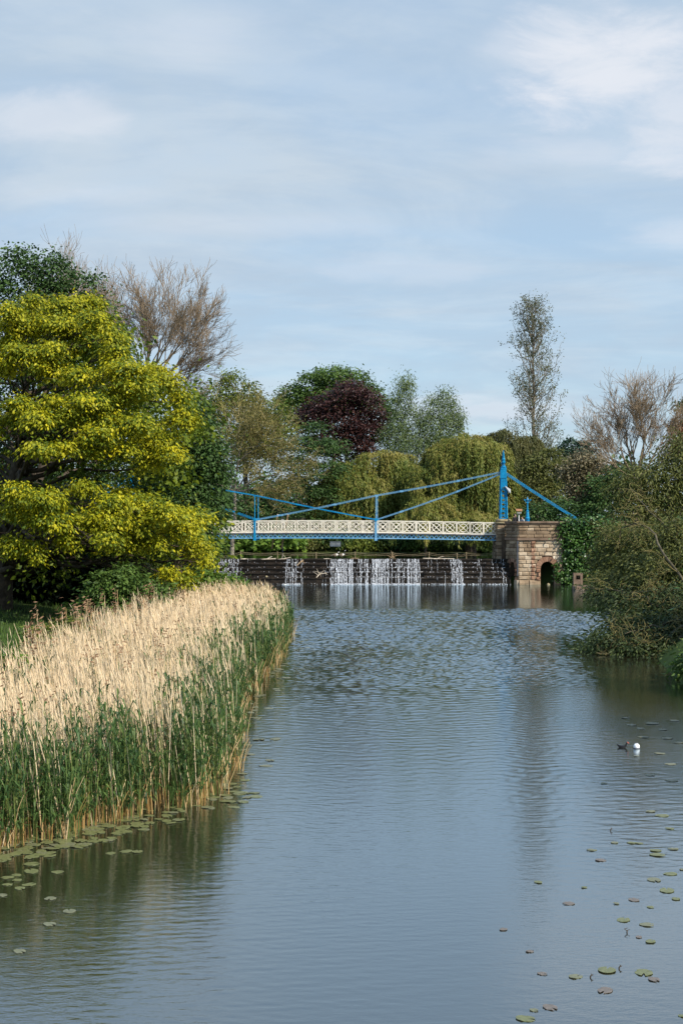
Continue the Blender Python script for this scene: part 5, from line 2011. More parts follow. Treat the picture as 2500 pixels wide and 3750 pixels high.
# fastigiate poplar
def poplar():
    g_ = np.random.default_rng(81)
    Yp = 166.0
    base = gb(1962, Yp)
    root = thing('poplar', 'tall narrow sparse poplar rising to the right of the blue tower', 'tree', base)
    top = at(1948, 1125, Yp)
    K_ = 14
    t = np.linspace(0, 1, K_)[:, None]
    P = base + (top - base) * t + g_.normal(0, .08, (K_, 3))
    Rr_ = np.linspace(.34, .03, K_)
    lines = [(P, Rr_)]
    C = []
    H = top[2] - base[2]
    for j in range(150):
        h_ = g_.uniform(.10, .96) ** .9
        a = base + (top - base) * h_
        pyy = HOR - (a[2] - CAMZ) * F / Yp
        ang = g_.uniform(0, 2 * math.pi)
        o = np.array([math.cos(ang), math.sin(ang), 0])
        wid = np.interp(pyy, [1090, 1180, 1300, 1400, 1500, 1600, 1750], [14, 42, 70, 88, 98, 105, 95]) * Yp / F * g_.uniform(.35, 1.05)
        Lz = min(g_.uniform(2.2, 5.0), (top[2] - a[2]) * .95 + .5)
        ts = np.linspace(0, 1, 8)
        B_ = a + o * (wid * np.sin(ts * math.pi / 2) ** .8)[:, None] + np.array([0, 0, 1]) * (Lz * ts)[:, None] + g_.normal(0, .09, (8, 3))
        B_[0] = a
        lines.append((B_, np.linspace(.055, .012, 8)))
        for m_ in range(7):
            i_ = g_.integers(2, 8)
            s2 = B_[i_]
            e = s2 + o * g_.uniform(-.2, .6) + g_.normal(0, .35, 3) + [0, 0, g_.uniform(.2, .8)]
            lines.append(limb(s2, e, .018, .008, 4, .05, 0, g_))
            if g_.random() < .95:
                C.append(e)
    C = np.array(C)
    per = 11
    n_ = len(C) * per
    PP = np.repeat(C, per, 0) + g_.normal(0, .20, (n_, 3)) * [1, 1, 1.3]
    V_, q_ = leaf_arrays(PP, g_.normal(0, 1, (n_, 3)) - [0, 0, .3], g_.normal(0, 1, (n_, 3)) + [0, 0, .4], .19 * g_.uniform(.6, 1.2, n_), .13)
    tc_ = np.repeat(g_.normal(.5, .25, len(C)), per)
    link('crown', mesh_np('crown', V_, q_, mats=[LM['poplar']], tint=np.clip(tc_, 0, 1)), root)
    V_, q_ = tubes_np(lines, 5)
    link('trunk', mesh_np('trunk', V_, q_, mats=[M['palebark']], smooth=True), root)


poplar()
tree('olive_tree', 'brown olive small tree at the poplar foot above the lamp standard', 'tree', gb(1980, 151),
     lobes_px([(1955, 1730, 60, 60), (2030, 1765, 55, 65), (1980, 1830, 90, 55), (1900, 1870, 65, 45), (2010, 1690, 45, 50), (2070, 1720, 40, 40)], 151), 9000, .32, .14, 'olive', r=.2, bark='palebark', seed=82, clump=.5, per=16, droop=.6, extra=5)
tree('pine_tree', 'dark blue green conifer peeping between poplar and pink bare tree', 'tree', gb(2095, 192),
     lobes_px([(2085, 1630, 36, 24), (2130, 1638, 34, 24), (2060, 1660, 30, 30), (2110, 1680, 60, 40), (2150, 1670, 30, 40), (2095, 1740, 80, 50)], 192), 5000, .5, .2, 'pine', r=.3, seed=83, clump=.5, per=18)
tree('blossom_bush', 'tall bush of faded cream blossom right of the back stays', 'bush', gb(2130, 141),
     lobes_px([(2120, 1692, 45, 35), (2085, 1735, 38, 40), (2140, 1760, 48, 50), (2165, 1820, 42, 45), (2190, 1715, 38, 45), (2110, 1810, 40, 40)], 141), 7500, .26, .17, 'blossom', r=.12, seed=84, clump=.4, per=14)
tree('hedge_shrub', 'dark green shrub along the top of the ivy wall', 'shrub', gb(2060, 138),
     lobes_px([(2060, 1870, 90, 35), (2160, 1870, 80, 40), (1960, 1885, 70, 28), (2230, 1840, 70, 60), (2280, 1760, 70, 70), (2200, 1790, 60, 50)], 138), 9000, .3, .17, 'dark', r=.1, seed=85, clump=.45, per=16)
tree('hedge_shrub', 'large leaved green plant bank under the left part of the bridge', 'shrub', gb(880, 149),
     lobes_px([(840, 1985, 60, 32), (920, 1992, 60, 28), (1000, 1998, 60, 24), (780, 1970, 60, 45), (1060, 1985, 50, 30)], 149), 4500, .5, .42, 'fresh', r=.06, seed=86, clump=.35, per=14)
for j, (px, py, hw, hh, mt, lab) in enumerate(((1120, 1992, 70, 30, 'olive', 'olive shrub low on the far bank left of the grey sign'), (1330, 1995, 90, 28, 'yellowgreen', 'yellow green shrub low on the far bank right of the grey sign'), (1560, 1998, 110, 28, 'mid', 'mid green shrub low on the far bank under the right span'), (1760, 1992, 70, 34, 'mid', 'mid green shrub low on the far bank beside the stone pier'), (1230, 1970, 80, 40, 'dark', 'dark shrub on the far bank behind the grey sign'), (1450, 1975, 90, 40, 'dark', 'dark shrub on the far bank between two willows'))):
    lo = [(px + hw * a, py + hh * b, hw * .42, hh * .6) for a, b in ((-.6, .15), (-.2, -.2), (.25, -.1), (.65, .2), (0, .4))]
    tree('bank_shrub', lab, 'shrub', gb(px, 150.5), lobes_px(lo, 150.5), 2600, .34, .13, mt, r=.06, seed=90 + j, clump=.35, per=14, droop=.8, group='shrubs on the far bank')

# far wood closing the view
lo = []
gf = np.random.default_rng(99)
for px in np.arange(-1500, 4200, 90):
    lo.append((px, 1800 + gf.normal(0, 22) - 25 * math.sin(px * .004), 110, 75 + gf.uniform(-10, 15), gf.uniform(-12, 12)))
    lo.append((px + 40, 1880 + gf.normal(0, 12), 110, 60, gf.uniform(-16, 0)))
V_, q_, t_ = foliage(lobes_px(lo, 238, .6), 46000, .95, .6, per=16, clump=1.1, seed=98)
tag(link('distant_woodland', mesh_np('distant_woodland', V_, q_, mats=[LM['dark']], tint=t_)), kind='stuff')

# ---- right bank
bare_tree('bare_tree', 'pinkish brown bare tree with fine twigs near the right edge', gb(2350, 104), at(2330, 1760, 104),
          [((-.8, 0, 1), 2.80), ((-.4, .3, 1.1), 3.27), ((0, -.2, 1.2), 3.51), ((.35, .2, 1), 3.12), ((.8, -.2, .8), 2.96), ((-1.0, -.2, .5), 2.80), ((.1, .5, 1), 3.27), ((1.0, .3, .5), 2.49)],
          r=.22, levels=5, nch=[5, 5, 5, 5], ratio=.68, spread=.5, up=.08, wig=.08, seed=12, group='bare trees behind the golden tree')
bpy.data.objects[[o.name for o in bpy.data.objects if o.name.startswith('bare_tree')][-1]]['group'] = 'bare tree by the right edge'
tree('rusty_tree', 'rusty red leaved tree at the right edge', 'tree', gb(2510, 122), lobes_px([(2490, 1585, 40, 45), (2540, 1560, 50, 60), (2520, 1640, 60, 50)], 122), 3500, .3, .2, 'rusty', r=.18, seed=101, clump=.4, per=14)
tree('broadleaf_tree', 'dark leaved treetop above the rusty tree at the right edge', 'tree', gb(2560, 128), lobes_px([(2500, 1495, 32, 28), (2550, 1490, 45, 45), (2600, 1600, 80, 120)], 128), 3500, .32, .2, 'dark', r=.2, seed=102, clump=.4, per=12)
tree('willow_tree', 'olive leaved willow on the right bank behind the leaning willow', 'tree', gb(2480, 92),
     lobes_px([(2280, 1800, 70, 45), (2360, 1760, 90, 60), (2450, 1740, 90, 80), (2320, 1870, 90, 50), (2430, 1870, 110, 80), (2540, 1800, 100, 120), (2480, 1650, 60, 60), (2540, 1680, 60, 80)], 92), 15000, .26, .085, 'olive', r=.3, bark='palebark', seed=103, clump=.5, per=14, droop=.7, inner=.2, extra=5)


def leaning_willow():
    g_ = np.random.default_rng(111)
    Yp = 66.0
    base = gb(2620, Yp - 2)
    root = thing('leaning_willow', 'tangled willow leaning over the water at the right, with contorted yellowish twigs', 'tree', base)
    lob = lobes_px([(2240, 1975, 60, 60, 14), (2200, 2060, 40, 50, 14), (2230, 2140, 70, 40, 10), (2180, 2170, 50, 14, 8), (2300, 2220, 80, 40, 3), (2380, 2140, 90, 60, 4), (2250, 2290, 40, 22, -1), (2230, 2365, 60, 22, -4), (2300, 2385, 70, 25, -5), (2195, 2335, 40, 16, -2), (2160, 2385, 35, 10, -4), (2230, 2200, 50, 22, 5), (2290, 1985, 70, 45, 12), (2390, 1980, 90, 70, 10), (2480, 1980, 80, 90, 6), (2250, 2060, 50, 40, 12), (2340, 2080, 90, 55, 8), (2450, 2100, 100, 80, 4), (2260, 2150, 80, 22, 8), (2350, 2180, 80, 40, 4), (2440, 2220, 100, 70, 0),
                    (2330, 2270, 80, 45, -1), (2420, 2310, 90, 50, -3), (2280, 2320, 45, 25, -2), (2350, 2360, 70, 35, -4), (2450, 2380, 80, 45, -5), (2500, 2250, 80, 90, 0), (2560, 2100, 110, 150, 3), (2560, 2300, 90, 100, -2), (2400, 2410, 60, 22, -5), (2480, 2430, 60, 40, -7), (2380, 2330, 110, 70, -2), (2460, 2300, 90, 90, -1)], Yp)
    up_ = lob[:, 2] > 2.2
    for sel, mt, n_, sd_ in ((up_, 'olive', 40000, 112), (~up_, 'bank', 42000, 113)):  # lower crown gets darker leaves, painting the shade near the water
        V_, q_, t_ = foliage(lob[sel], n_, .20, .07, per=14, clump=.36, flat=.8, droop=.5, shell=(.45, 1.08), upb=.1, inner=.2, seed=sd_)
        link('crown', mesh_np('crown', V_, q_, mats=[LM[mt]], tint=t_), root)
    # leaning stems through the picture's diagonal boughs
    stems = [[(2620, 2330, -2), (2500, 2282, -2), (2420, 2240, -1), (2370, 2190, 0), (2330, 2182, 2), (2240, 2180, 4)],
             [(2620, 2330, -2), (2480, 2210, -1), (2400, 2160, 1), (2300, 2170, 3), (2150, 2152, 5)],
             [(2620, 2300, 0), (2520, 2150, 1), (2410, 2010, 3), (2390, 1935, 5), (2330, 1915, 6), (2275, 1930, 7), (2265, 1990, 7)],
             [(2620, 2280, 2), (2540, 2080, 4), (2450, 1930, 6), (2410, 1900, 7), (2350, 1840, 9), (2310, 1790, 10)],
             [(2620, 2320, -2), (2520, 2260, -3), (2420, 2290, -4), (2340, 2310, -4), (2260, 2325, -4)],
             [(2620, 2330, -3), (2500, 2290, -4), (2440, 2340, -5), (2350, 2350, -5), (2290, 2360, -5)],
             [(2600, 2330, -4), (2500, 2330, -5), (2450, 2370, -5), (2400, 2400, -5), (2330, 2415, -5), (2180, 2390, -5)],
             [(2600, 2200, 2), (2480, 2120, 3), (2400, 2170, 3), (2385, 2220, 3)],
             [(2600, 2250, 2), (2500, 2170, 1), (2410, 2165, 1)]]
    lines, tw = [], []
    fork = at(2620, 2330, Yp - 2)
    lines.append((np.linspace(base - [0, 0, .5], fork, 5), np.linspace(.42, .34, 5)))
    for s_ in stems:
        Pp = np.array([at(px, py, Yp + dy) for px, py, dy in s_])
        n_ = 14
        ti = np.linspace(0, 1, n_)
        Q_ = np.stack([np.interp(ti, np.linspace(0, 1, len(Pp)), Pp[:, k]) for k in range(3)], -1)
        Q_[1:-1] += g_.normal(0, .05, (n_ - 2, 3))
        lines.append((Q_, np.linspace(.085, .014, n_)))
        for _ in range(22):
            i_ = g_.integers(3, n_)
            # contorted twig: a random walk that curls
            p = Q_[i_].copy()
            d = unit(g_.normal(0, 1, 3) * [1, .8, 1] + [-.35, -.2, .1])
            cur = g_.normal(0, .45, 3)
            L = g_.uniform(.7, 2.4)
            P_ = [p]
            for j in range(11):
                d = unit(d + np.cross(cur, d) * .55 + g_.normal(0, .22, 3))
                if g_.random() < .2:
                    cur = g_.normal(0, .6, 3)
                p = p + d * L / 11
                P_.append(p)
            P_ = np.array(P_)
            P_[:, 2] = np.maximum(P_[:, 2], .05)
            tw.append((P_, np.linspace(.018, .006, 12)))
            for _ in range(2):
                i2 = g_.integers(4, 11)
                e = P_[i2] + g_.normal(0, .4, 3)
                tw.append(limb(P_[i2], e, .011, .005, 6, .12, 0, g_))
    V_, q_ = tubes_np(lines, 7)
    V2_, q2_ = tubes_np(tw, 4)
    link('trunk', mesh_np('trunk', np.vstack([V_, V2_]), np.vstack([q_, q2_ + len(V_)]), mats=[M['mossbark'], M['mosstwig']], mat_idx=np.repeat([0, 1], [len(q_), len(q2_)]), smooth=True), root)


leaning_willow()
tree('waterside_shrub', 'fresh green bush at the water edge, right edge of the photo', 'shrub', gb(2620, 52), lobes_px([(2510, 2450, 35, 40), (2560, 2420, 60, 70), (2620, 2480, 80, 60)], 52), 4000, .2, .09, 'mid', r=.06, seed=121, clump=.25, per=14)
for j, (px, Y_, hw, hh, py) in enumerate(((2760, 60, 150, 260, 2180), (2860, 47, 210, 330, 2150), (3040, 37, 290, 420, 2230), (3300, 29, 400, 520, 2330), (2640, 74, 130, 220, 2050), (2480, 84, 120, 90, 2060), (2330, 100, 110, 70, 2080))):
    lo = [(px + hw * a, py + hh * b, hw * .5, hh * .45) for a, b in ((-.5, .2), (-.2, -.3), (.25, -.2), (.55, .3), (0, .5), (-.4, .6), (.4, .65), (0, -.55))]
    tree('bank_tree', ('dark leafy shrub on the right bank beyond the frame, casting its dark reflection' if j < 5 else 'dark shrub at the waterline behind the leaning willow, the nearer one' if j == 5 else 'dark shrub at the waterline between the ivy wall and the leaning willow'), 'shrub', gb(px, Y_), lobes_px(lo, Y_), 7000, .34, .2, 'dark', r=.15, seed=130 + j, clump=.5, per=16, group='dark shrubs along the right bank')

# ivy over the retaining wall
ivl = lobes_px([(2085, 1935, 40, 30), (2140, 1930, 55, 28), (2205, 1930, 60, 30), (2095, 2000, 42, 55), (2160, 2000, 60, 60), (2230, 1990, 60, 70), (2105, 2075, 45, 45), (2075, 2120, 35, 30), (2165, 2075, 60, 50), (2240, 2080, 60, 60), (2060, 1965, 20, 45), (2130, 2120, 50, 30)], 123.6, .5)
iv = foliage(ivl, 17000, .24, .20, per=14, clump=.32, flat=.9, droop=.6, shell=(.6, 1.06), upb=.1, seed=141)
iroot = thing('ivy', 'thick glossy ivy draped over the wall right of the abutment', 'ivy', (21, 123.6, 0))
link('leaves', mesh_np('leaves', iv[0], iv[1], mats=[LM['ivy']], tint=iv[2]), iroot)
il = []
for j in range(26):
    x0 = 20.0 + RNG.uniform(0, 5)
    P_ = np.array([(x0 + RNG.normal(0, .12) + .1 * k, 124.75 - .1 * (x0 - 20) + RNG.normal(0, .03), .4 + k * .6) for k in range(9)])
    il.append((P_, np.linspace(.035, .012, 9)))
V_, q_ = tubes_np(il, 5)
link('stems', mesh_np('stems', V_, q_, mats=[M['bark']]), iroot)
cr = foliage(lobes_px([(2036, 2090, 9, 28), (2045, 2115, 14, 16)], 123.1), 500, .16, .13, per=10, clump=.12, seed=143)
ciroot = thing('ivy', 'small sprig of creeper growing beside the larger dark arch', 'ivy', (18.6, 123.1, 0))
link('leaves', mesh_np('leaves', cr[0], cr[1], mats=[LM['ivy']], tint=cr[2]), ciroot)
b = MB()
b.tube([(18.62, 123.2, -.1), (18.66, 123.2, .8), (18.6, 123.2, 1.9)], [.03, .02, .01], 5)
b.build('stem', M['bark'], ciroot)
# ================================================================== reeds, grass, lily pads
RE = np.array([(21.5, -11), (25.2, -6.06), (27.3, -4.88), (29.4, -2.95), (32.8, -2.6), (42.9, -3.28), (52.7, -3.04), (66.1, -2.55), (72, -2.75), (77.6, -3.4), (82, -5.5), (85, -8.2)])


def redge(y):
    return np.interp(y, RE[:, 0], RE[:, 1]) + .16 * np.sin(y * 1.7) + .12 * np.sin(y * 4.3 + 1) + .08 * np.sin(y * 9.1)


def bank(y):
    return np.interp(y, LB[:, 0], LB[:, 1])


gre = np.random.default_rng(201)


def sample_reed(n, near_edge=None):
    out_ = []
    tot = 0
    while tot < n:
        y = gre.uniform(21.8, 84, n * 2)
        x0 = bank(y) - 0.2
        x1 = redge(y)
        x = gre.uniform(-11.5, -2.4, n * 2)
        ok = (x > x0) & (x < x1 + gre.normal(0, .12, n * 2))
        if near_edge is not None:
            de = np.minimum(x1 - x, (y - np.interp(x, RE[:4, 1], RE[:4, 0])) * .8)
            ok &= gre.random(n * 2) < np.exp(-np.maximum(de, 0) / near_edge)
        out_.append(np.stack([x, y], -1)[ok])
        tot += ok.sum()
    return np.vstack(out_)[:n]


def edge_dist(p):
    return np.minimum(redge(p[:, 1]) - p[:, 0], (p[:, 1] - np.interp(p[:, 0], RE[:4, 1], RE[:4, 0])) * .8)


def stalks(p, h, w, lean, seg=4, z0=0.0, bend=.25):
    """thin ribbons turned roughly towards the open water; returns verts, quads, tops"""
    n = len(p)
    t = np.linspace(0, 1, seg + 1)
    P = np.zeros((n, seg + 1, 3))
    lx_ = gre.normal(lean, .065, n) * h
    ly_ = gre.normal(0, .07, n) * h
    P[:, :, 0] = p[:, 0:1] + lx_[:, None] * (t * (1 - bend) + bend * t * t)[None]
    P[:, :, 1] = p[:, 1:2] + ly_[:, None] * t[None]
    P[:, :, 2] = z0 + h[:, None] * t[None]
    P[:, 1:, :2] += gre.normal(0, .012, (n, seg, 2))
    a = gre.uniform(-.7, .7, n)
    sd = np.stack([np.cos(a), np.sin(a), np.zeros(n)], -1)[:, None, :]
    ww = (w[:, None] * np.linspace(1.0, .6, seg + 1)[None])[:, :, None] / 2
    V_ = np.stack([P - sd * ww, P + sd * ww], axis=2).reshape(-1, 3)
    k = (seg + 1) * 2
    base_ = np.arange(n)[:, None] * k
    j = np.arange(seg)[None, :] * 2
    q_ = np.stack([base_ + j, base_ + j + 1, base_ + j + 3, base_ + j + 2], -1).reshape(-1, 4)
    return V_, q_, P


TAN = leaf_mat('dry_reed_stalks', [(0.20, 0.10, 0.03), (0.36, 0.22, 0.075), (0.56, 0.40, 0.21), (0.70, 0.535, 0.335), (0.79, 0.635, 0.43)], 0.15, 0.6, 0.2)
PLUME = leaf_mat('brown_reed_plumes', [(0.20, 0.11, 0.06), (0.34, 0.20, 0.115), (0.45, 0.29, 0.18)], 0.3, 0.8, 0.1)
RGREEN = leaf_mat('green_reed_leaves', [(0.03, 0.065, 0.02), (0.058, 0.112, 0.03), (0.10, 0.16, 0.04), (0.20, 0.215, 0.055)], 0.3, 0.5, 0.3)
# dry stalks
p = np.vstack([sample_reed(19000), sample_reed(3500, .8)])
de = edge_dist(p)
keep = gre.random(len(p)) < np.interp(de, [0, .5, 1.6], [.32, .48, 1.0])
# the reeds thin out towards the left bank at the back
dl = p[:, 0] - bank(p[:, 1])
keep &= gre.random(len(p)) < np.interp(dl, [0, .6, 2.2], [.16, .3, 1.0])
p = p[keep]
de = edge_dist(p)
h = (gre.normal(2.08, .2, len(p)) + .14 * np.sin(p[:, 0] * 1.9 + p[:, 1] * .7) + .12 * np.sin(p[:, 1] * 1.1)) * np.interp(de, [0, 1], [.88, 1]) * np.interp(p[:, 1], [60, 80], [1, .86])
w = np.interp(p[:, 1], [25, 75], [.014, .026]) * gre.uniform(.7, 1.5, len(p))
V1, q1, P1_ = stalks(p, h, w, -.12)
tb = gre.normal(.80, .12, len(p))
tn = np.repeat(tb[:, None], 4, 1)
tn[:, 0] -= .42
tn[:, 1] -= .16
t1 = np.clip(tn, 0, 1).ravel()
# dry leaf blades hanging on the upper stalks
m = gre.integers(0, len(p), 17000)
kk = gre.integers(2, 5, 17000)
ps = P1_[m, kk]
ax = np.stack([gre.normal(-.25, .22, len(m)), gre.normal(0, .22, len(m)), np.where(gre.random(len(m)) < .85, 1.0, -.8)], -1)
V2, q2 = leaf_arrays(ps, ax, gre.normal(0, 1, (len(m), 3)) + [.3, -1, .3], gre.uniform(.2, .5, len(m)), np.interp(ps[:, 1], [25, 75], [.012, .024]))
t2 = np.clip(gre.normal(.75, .15, len(m)), 0, 1)
# fallen and leaning stalks along the water edge
ne = 420
ye = gre.uniform(24.5, 74, ne)
pe = np.stack([redge(ye) + gre.normal(-.1, .18, ne), ye], -1)
he = gre.uniform(.3, 1.2, ne)
V3, q3, _ = stalks(pe, he, np.full(ne, .016), .25, bend=.8)
t3 = np.clip(np.repeat(gre.normal(.4, .2, ne), 4), 0, 1)
# plumes
pm = np.concatenate([np.where(dl[keep] < 2.6)[0][:: 40], gre.integers(0, len(p), 200)])
per = 12
nP = len(pm) * per
tp_ = np.repeat(P1_[pm, 4], per, 0)
offp = gre.normal(0, 1, (nP, 3)) * [.05, .05, .10] + np.stack([-gre.uniform(0, .10, nP), np.zeros(nP), gre.uniform(-.1, .14, nP)], -1)
axp = np.stack([gre.normal(-.9, .6, nP), gre.normal(0, .6, nP), gre.normal(-.25, .5, nP)], -1)
V4, q4 = leaf_arrays(tp_ + offp, axp, gre.normal(0, 1, (nP, 3)), gre.uniform(.06, .15, nP), gre.uniform(.03, .05, nP))
t4 = np.clip(np.repeat(gre.normal(.5, .2, len(pm)), per) + gre.normal(0, .1, nP), 0, 1)
# tall plumed stalks at the back left
nt2 = 44
yt = gre.uniform(37, 72, nt2)
pt = np.stack([bank(yt) + gre.uniform(-.4, 1.6, nt2), yt], -1)
ht2 = gre.uniform(2.3, 3.05, nt2)
V5, q5, P5 = stalks(pt, ht2, np.full(nt2, .024), -.03)
t5 = np.clip(np.repeat(gre.normal(.5, .12, nt2), 4), 0, 1)
n6 = nt2 * 16
tp6 = np.repeat(P5[:, 4], 16, 0)
V6, q6 = leaf_arrays(tp6 + gre.normal(0, 1, (n6, 3)) * [.06, .06, .13] - np.stack([gre.uniform(0, .12, n6), np.zeros(n6), gre.uniform(-.05, .2, n6)], -1),
                     np.stack([gre.normal(-.8, .6, n6), gre.normal(0, .5, n6), gre.normal(-.5, .4, n6)], -1), gre.normal(0, 1, (n6, 3)), gre.uniform(.1, .2, n6), gre.uniform(.035, .06, n6))
t6 = np.clip(np.repeat(gre.normal(.4, .2, nt2), 16), 0, 1)
# green shoots
gp_ = np.vstack([sample_reed(8600, .8), sample_reed(4300)])
dg_ = edge_dist(gp_)
kp = gre.random(len(gp_)) < np.interp(dg_, [0, 1.2, 3], [1, 1, .75])
gp_, dg_ = gp_[kp], dg_[kp]
hg = (gre.normal(1.72, .3, len(gp_)) + .22 * np.sin(gp_[:, 0] * 2.3 + gp_[:, 1] * 1.1) + .15 * np.sin(gp_[:, 1] * 2.9)) * np.interp(dg_, [0, .5, 3], [.82, 1.0, .95]) * np.interp(gp_[:, 1], [30, 45, 75], [1.0, .95, .85])
V7, q7, P7 = stalks(gp_, hg, np.interp(gp_[:, 1], [25, 75], [.013, .022]) * gre.uniform(.8, 1.3, len(gp_)), -.02)
t7 = np.repeat(np.clip(gre.normal(.75, .15, len(gp_)), 0, 1)[:, None], 4, 1)
stw = gre.random(len(gp_)) < .5
t7[stw, 0] = np.clip(gre.normal(.16, .14, stw.sum()), 0, 1)
m7 = np.full((len(gp_), 4), 2)
m7[stw, 0] = 0
m7 = m7.ravel()
t7 = t7.ravel()
nl_ = 7
n8 = len(gp_) * nl_
src = np.repeat(np.arange(len(gp_)), nl_)
fr_ = gre.uniform(.12, 1.0, n8)
i0 = np.minimum((fr_ * 4).astype(int), 3)
f_ = (fr_ * 4 - i0)[:, None]
pb = P7[src, i0] * (1 - f_) + P7[src, i0 + 1] * f_
ang = gre.uniform(0, 2 * math.pi, n8)
hd = np.stack([np.cos(ang), np.sin(ang), np.zeros(n8)], -1)
L8 = gre.uniform(.22, .5, n8) * np.interp(pb[:, 1], [25, 75], [1, 1.05])
W8 = gre.uniform(.026, .05, n8) * np.interp(pb[:, 1], [25, 75], [1, 1.4])
d1 = unit(hd * .55 + np.array([0, 0, 1.0]) + gre.normal(0, .12, (n8, 3)))
d2 = unit(hd * 1.0 + np.stack([np.zeros(n8), np.zeros(n8), gre.uniform(-.9, .7, n8)], -1))
sd8 = unit(np.cross(hd, [0, 0, 1.0]))
m1 = pb + d1 * (L8 * .5)[:, None]
e1 = m1 + d2 * (L8 * .5)[:, None]
V8 = np.stack([pb - sd8 * (W8 * .25)[:, None], pb + sd8 * (W8 * .25)[:, None], m1 + sd8 * (W8 * .5)[:, None], m1 - sd8 * (W8 * .5)[:, None], e1], 1).reshape(-1, 3)
b8 = np.arange(n8)[:, None] * 5
q8 = np.concatenate([b8 + np.array([[0, 1, 2, 3]])])
tr8 = b8 + np.array([[3, 2, 4]])
t8 = np.clip(np.repeat(gre.normal(.38, .18, len(gp_)), nl_) + gre.normal(0, .1, n8), 0, 1)
# assemble (quads first, triangles last)
Vs_, qs_, ts_, ms_, n_ = [], [], [], [], 0
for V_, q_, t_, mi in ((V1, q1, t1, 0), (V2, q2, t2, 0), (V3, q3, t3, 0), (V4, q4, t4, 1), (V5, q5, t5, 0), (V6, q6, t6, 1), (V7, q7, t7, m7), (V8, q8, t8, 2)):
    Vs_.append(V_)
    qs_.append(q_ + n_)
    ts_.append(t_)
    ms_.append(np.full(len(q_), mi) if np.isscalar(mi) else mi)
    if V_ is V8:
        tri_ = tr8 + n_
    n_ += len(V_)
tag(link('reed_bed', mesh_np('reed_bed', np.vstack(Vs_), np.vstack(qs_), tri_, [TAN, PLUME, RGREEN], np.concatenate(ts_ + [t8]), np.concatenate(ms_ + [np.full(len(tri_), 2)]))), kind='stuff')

# grass and low weeds on the left bank
ng = 26000
yg = gre.uniform(34, 78, ng)
xg = bank(yg) - gre.exponential(2.6, ng) + .4
zg = ground_z(xg, yg)
Vg, qg = leaf_arrays(np.stack([xg, yg, zg - .02], -1), np.stack([gre.normal(0, .35, ng), gre.normal(0, .35, ng), np.ones(ng)], -1), gre.normal(0, 1, (ng, 3)) + [0, -.8, .4], gre.uniform(.15, .4, ng), gre.uniform(.03, .06, ng))
tag(link('bank_grass', mesh_np('bank_grass', Vg, qg, mats=[LM['mid']], tint=np.clip(gre.normal(.35, .2, ng), 0, 1))), kind='stuff')
for j, (px, py, hw, hh, Y_, lab, mt) in enumerate(((60, 2440, 60, 40, 40, 'low leafy green weeds among the thin reeds at the left edge', 'fresh'), (150, 2330, 60, 30, 47, 'yellow green weeds at the back of the reeds by the left edge', 'yellowgreen'), (20, 2520, 40, 50, 37, 'dark leafy weeds at the left edge halfway up the reed bed', 'mid'), (250, 2300, 50, 30, 52, 'pale weeds behind the tall plumed reeds', 'yellowgreen'))):
    lo = lobes_px([(px - hw * .5, py, hw * .5, hh), (px + hw * .4, py - hh * .3, hw * .5, hh * .8), (px, py + hh * .4, hw * .7, hh * .8)], Y_)
    root = thing('weed_clump', lab, 'plant', gb(px, Y_))
    V_, q_, t_ = foliage(lo, 1500, .16, .07, per=12, clump=.16, seed=210 + j)
    link('leaves', mesh_np('leaves', V_, q_, mats=[LM[mt]], tint=t_), root)
    b0 = gb(px, Y_)
    V_, q_ = tubes_np([limb(b0 + [gre.normal(0, .25), gre.normal(0, .25), -.1], lo[gre.integers(0, 3), :3] + gre.normal(0, .2, 3), .012, .005, 5, .03, 0, gre) for _ in range(12)], 4)
    link('stems', mesh_np('stems', V_, q_, mats=[LM[mt]], tint=np.full(len(q_), .6)), root)

# lily pads
PADM = {'green': leaf_mat('lily_pad_green', [(0.11, 0.12, 0.042), (0.165, 0.175, 0.075)], .05, .35, .5), 'olive': leaf_mat('lily_pad_olive', [(0.125, 0.13, 0.07), (0.175, 0.175, 0.10)], .05, .35, .5),
        'brown': leaf_mat('lily_pad_brown', [(0.12, 0.10, 0.08), (0.17, 0.14, 0.115)], .05, .4, .5)}


def pad_mesh(name, mat, seed):
    g_ = np.random.default_rng(seed)
    n_ = 18
    a = np.linspace(.22, 2 * math.pi - .22, n_)
    r_ = .5 * (1 + g_.normal(0, .03, n_)) * (1 - .12 * np.cos(a))
    ring = np.stack([r_ * np.cos(a), r_ * np.sin(a) * .86, g_.normal(.003, .003, n_)], -1)
    inn = ring * [.55, .55, 0] + [0, 0, .004]
    c = np.array([[.06, 0, 0.0]])
    V_ = np.vstack([c, inn, ring, ring - [0, 0, .006]])
    tr = [(0, 1 + i, 2 + i) for i in range(n_ - 1)]
    qd = [(1 + i, 1 + n_ + i, 2 + n_ + i, 2 + i) for i in range(n_ - 1)] + [(1 + n_ + i, 1 + 2 * n_ + i, 2 + 2 * n_ + i, 2 + n_ + i) for i in range(n_ - 1)]
    return mesh_np(name, V_, np.array(qd), np.array(tr), [PADM[mat]], g_.uniform(.2, .8, len(qd) + len(tr)))


pads_m = {k: [pad_mesh('lily_pad', k, 300 + s_) for s_ in range(3)] for k in PADM}


def pad(x, y, d, kind, label, group, tilt=0.015):
    o = bpy.data.objects.new('lily_pad', pads_m[kind][gre.integers(0, 3)])
    COL.objects.link(o)
    o.location = (x, y, .007 + gre.uniform(0, .005) + float(WZ[min(len(wys) - 1, int(np.searchsorted(wys, y))), min(len(wxs) - 1, int(np.searchsorted(wxs, x)))]))
    o.scale = (d, d * gre.uniform(.85, 1.05), 1)
    o.rotation_euler = (gre.normal(0, tilt), gre.normal(0, tilt), gre.uniform(0, 6.28))
    tag(o, label, 'lily pad', group)
    return o


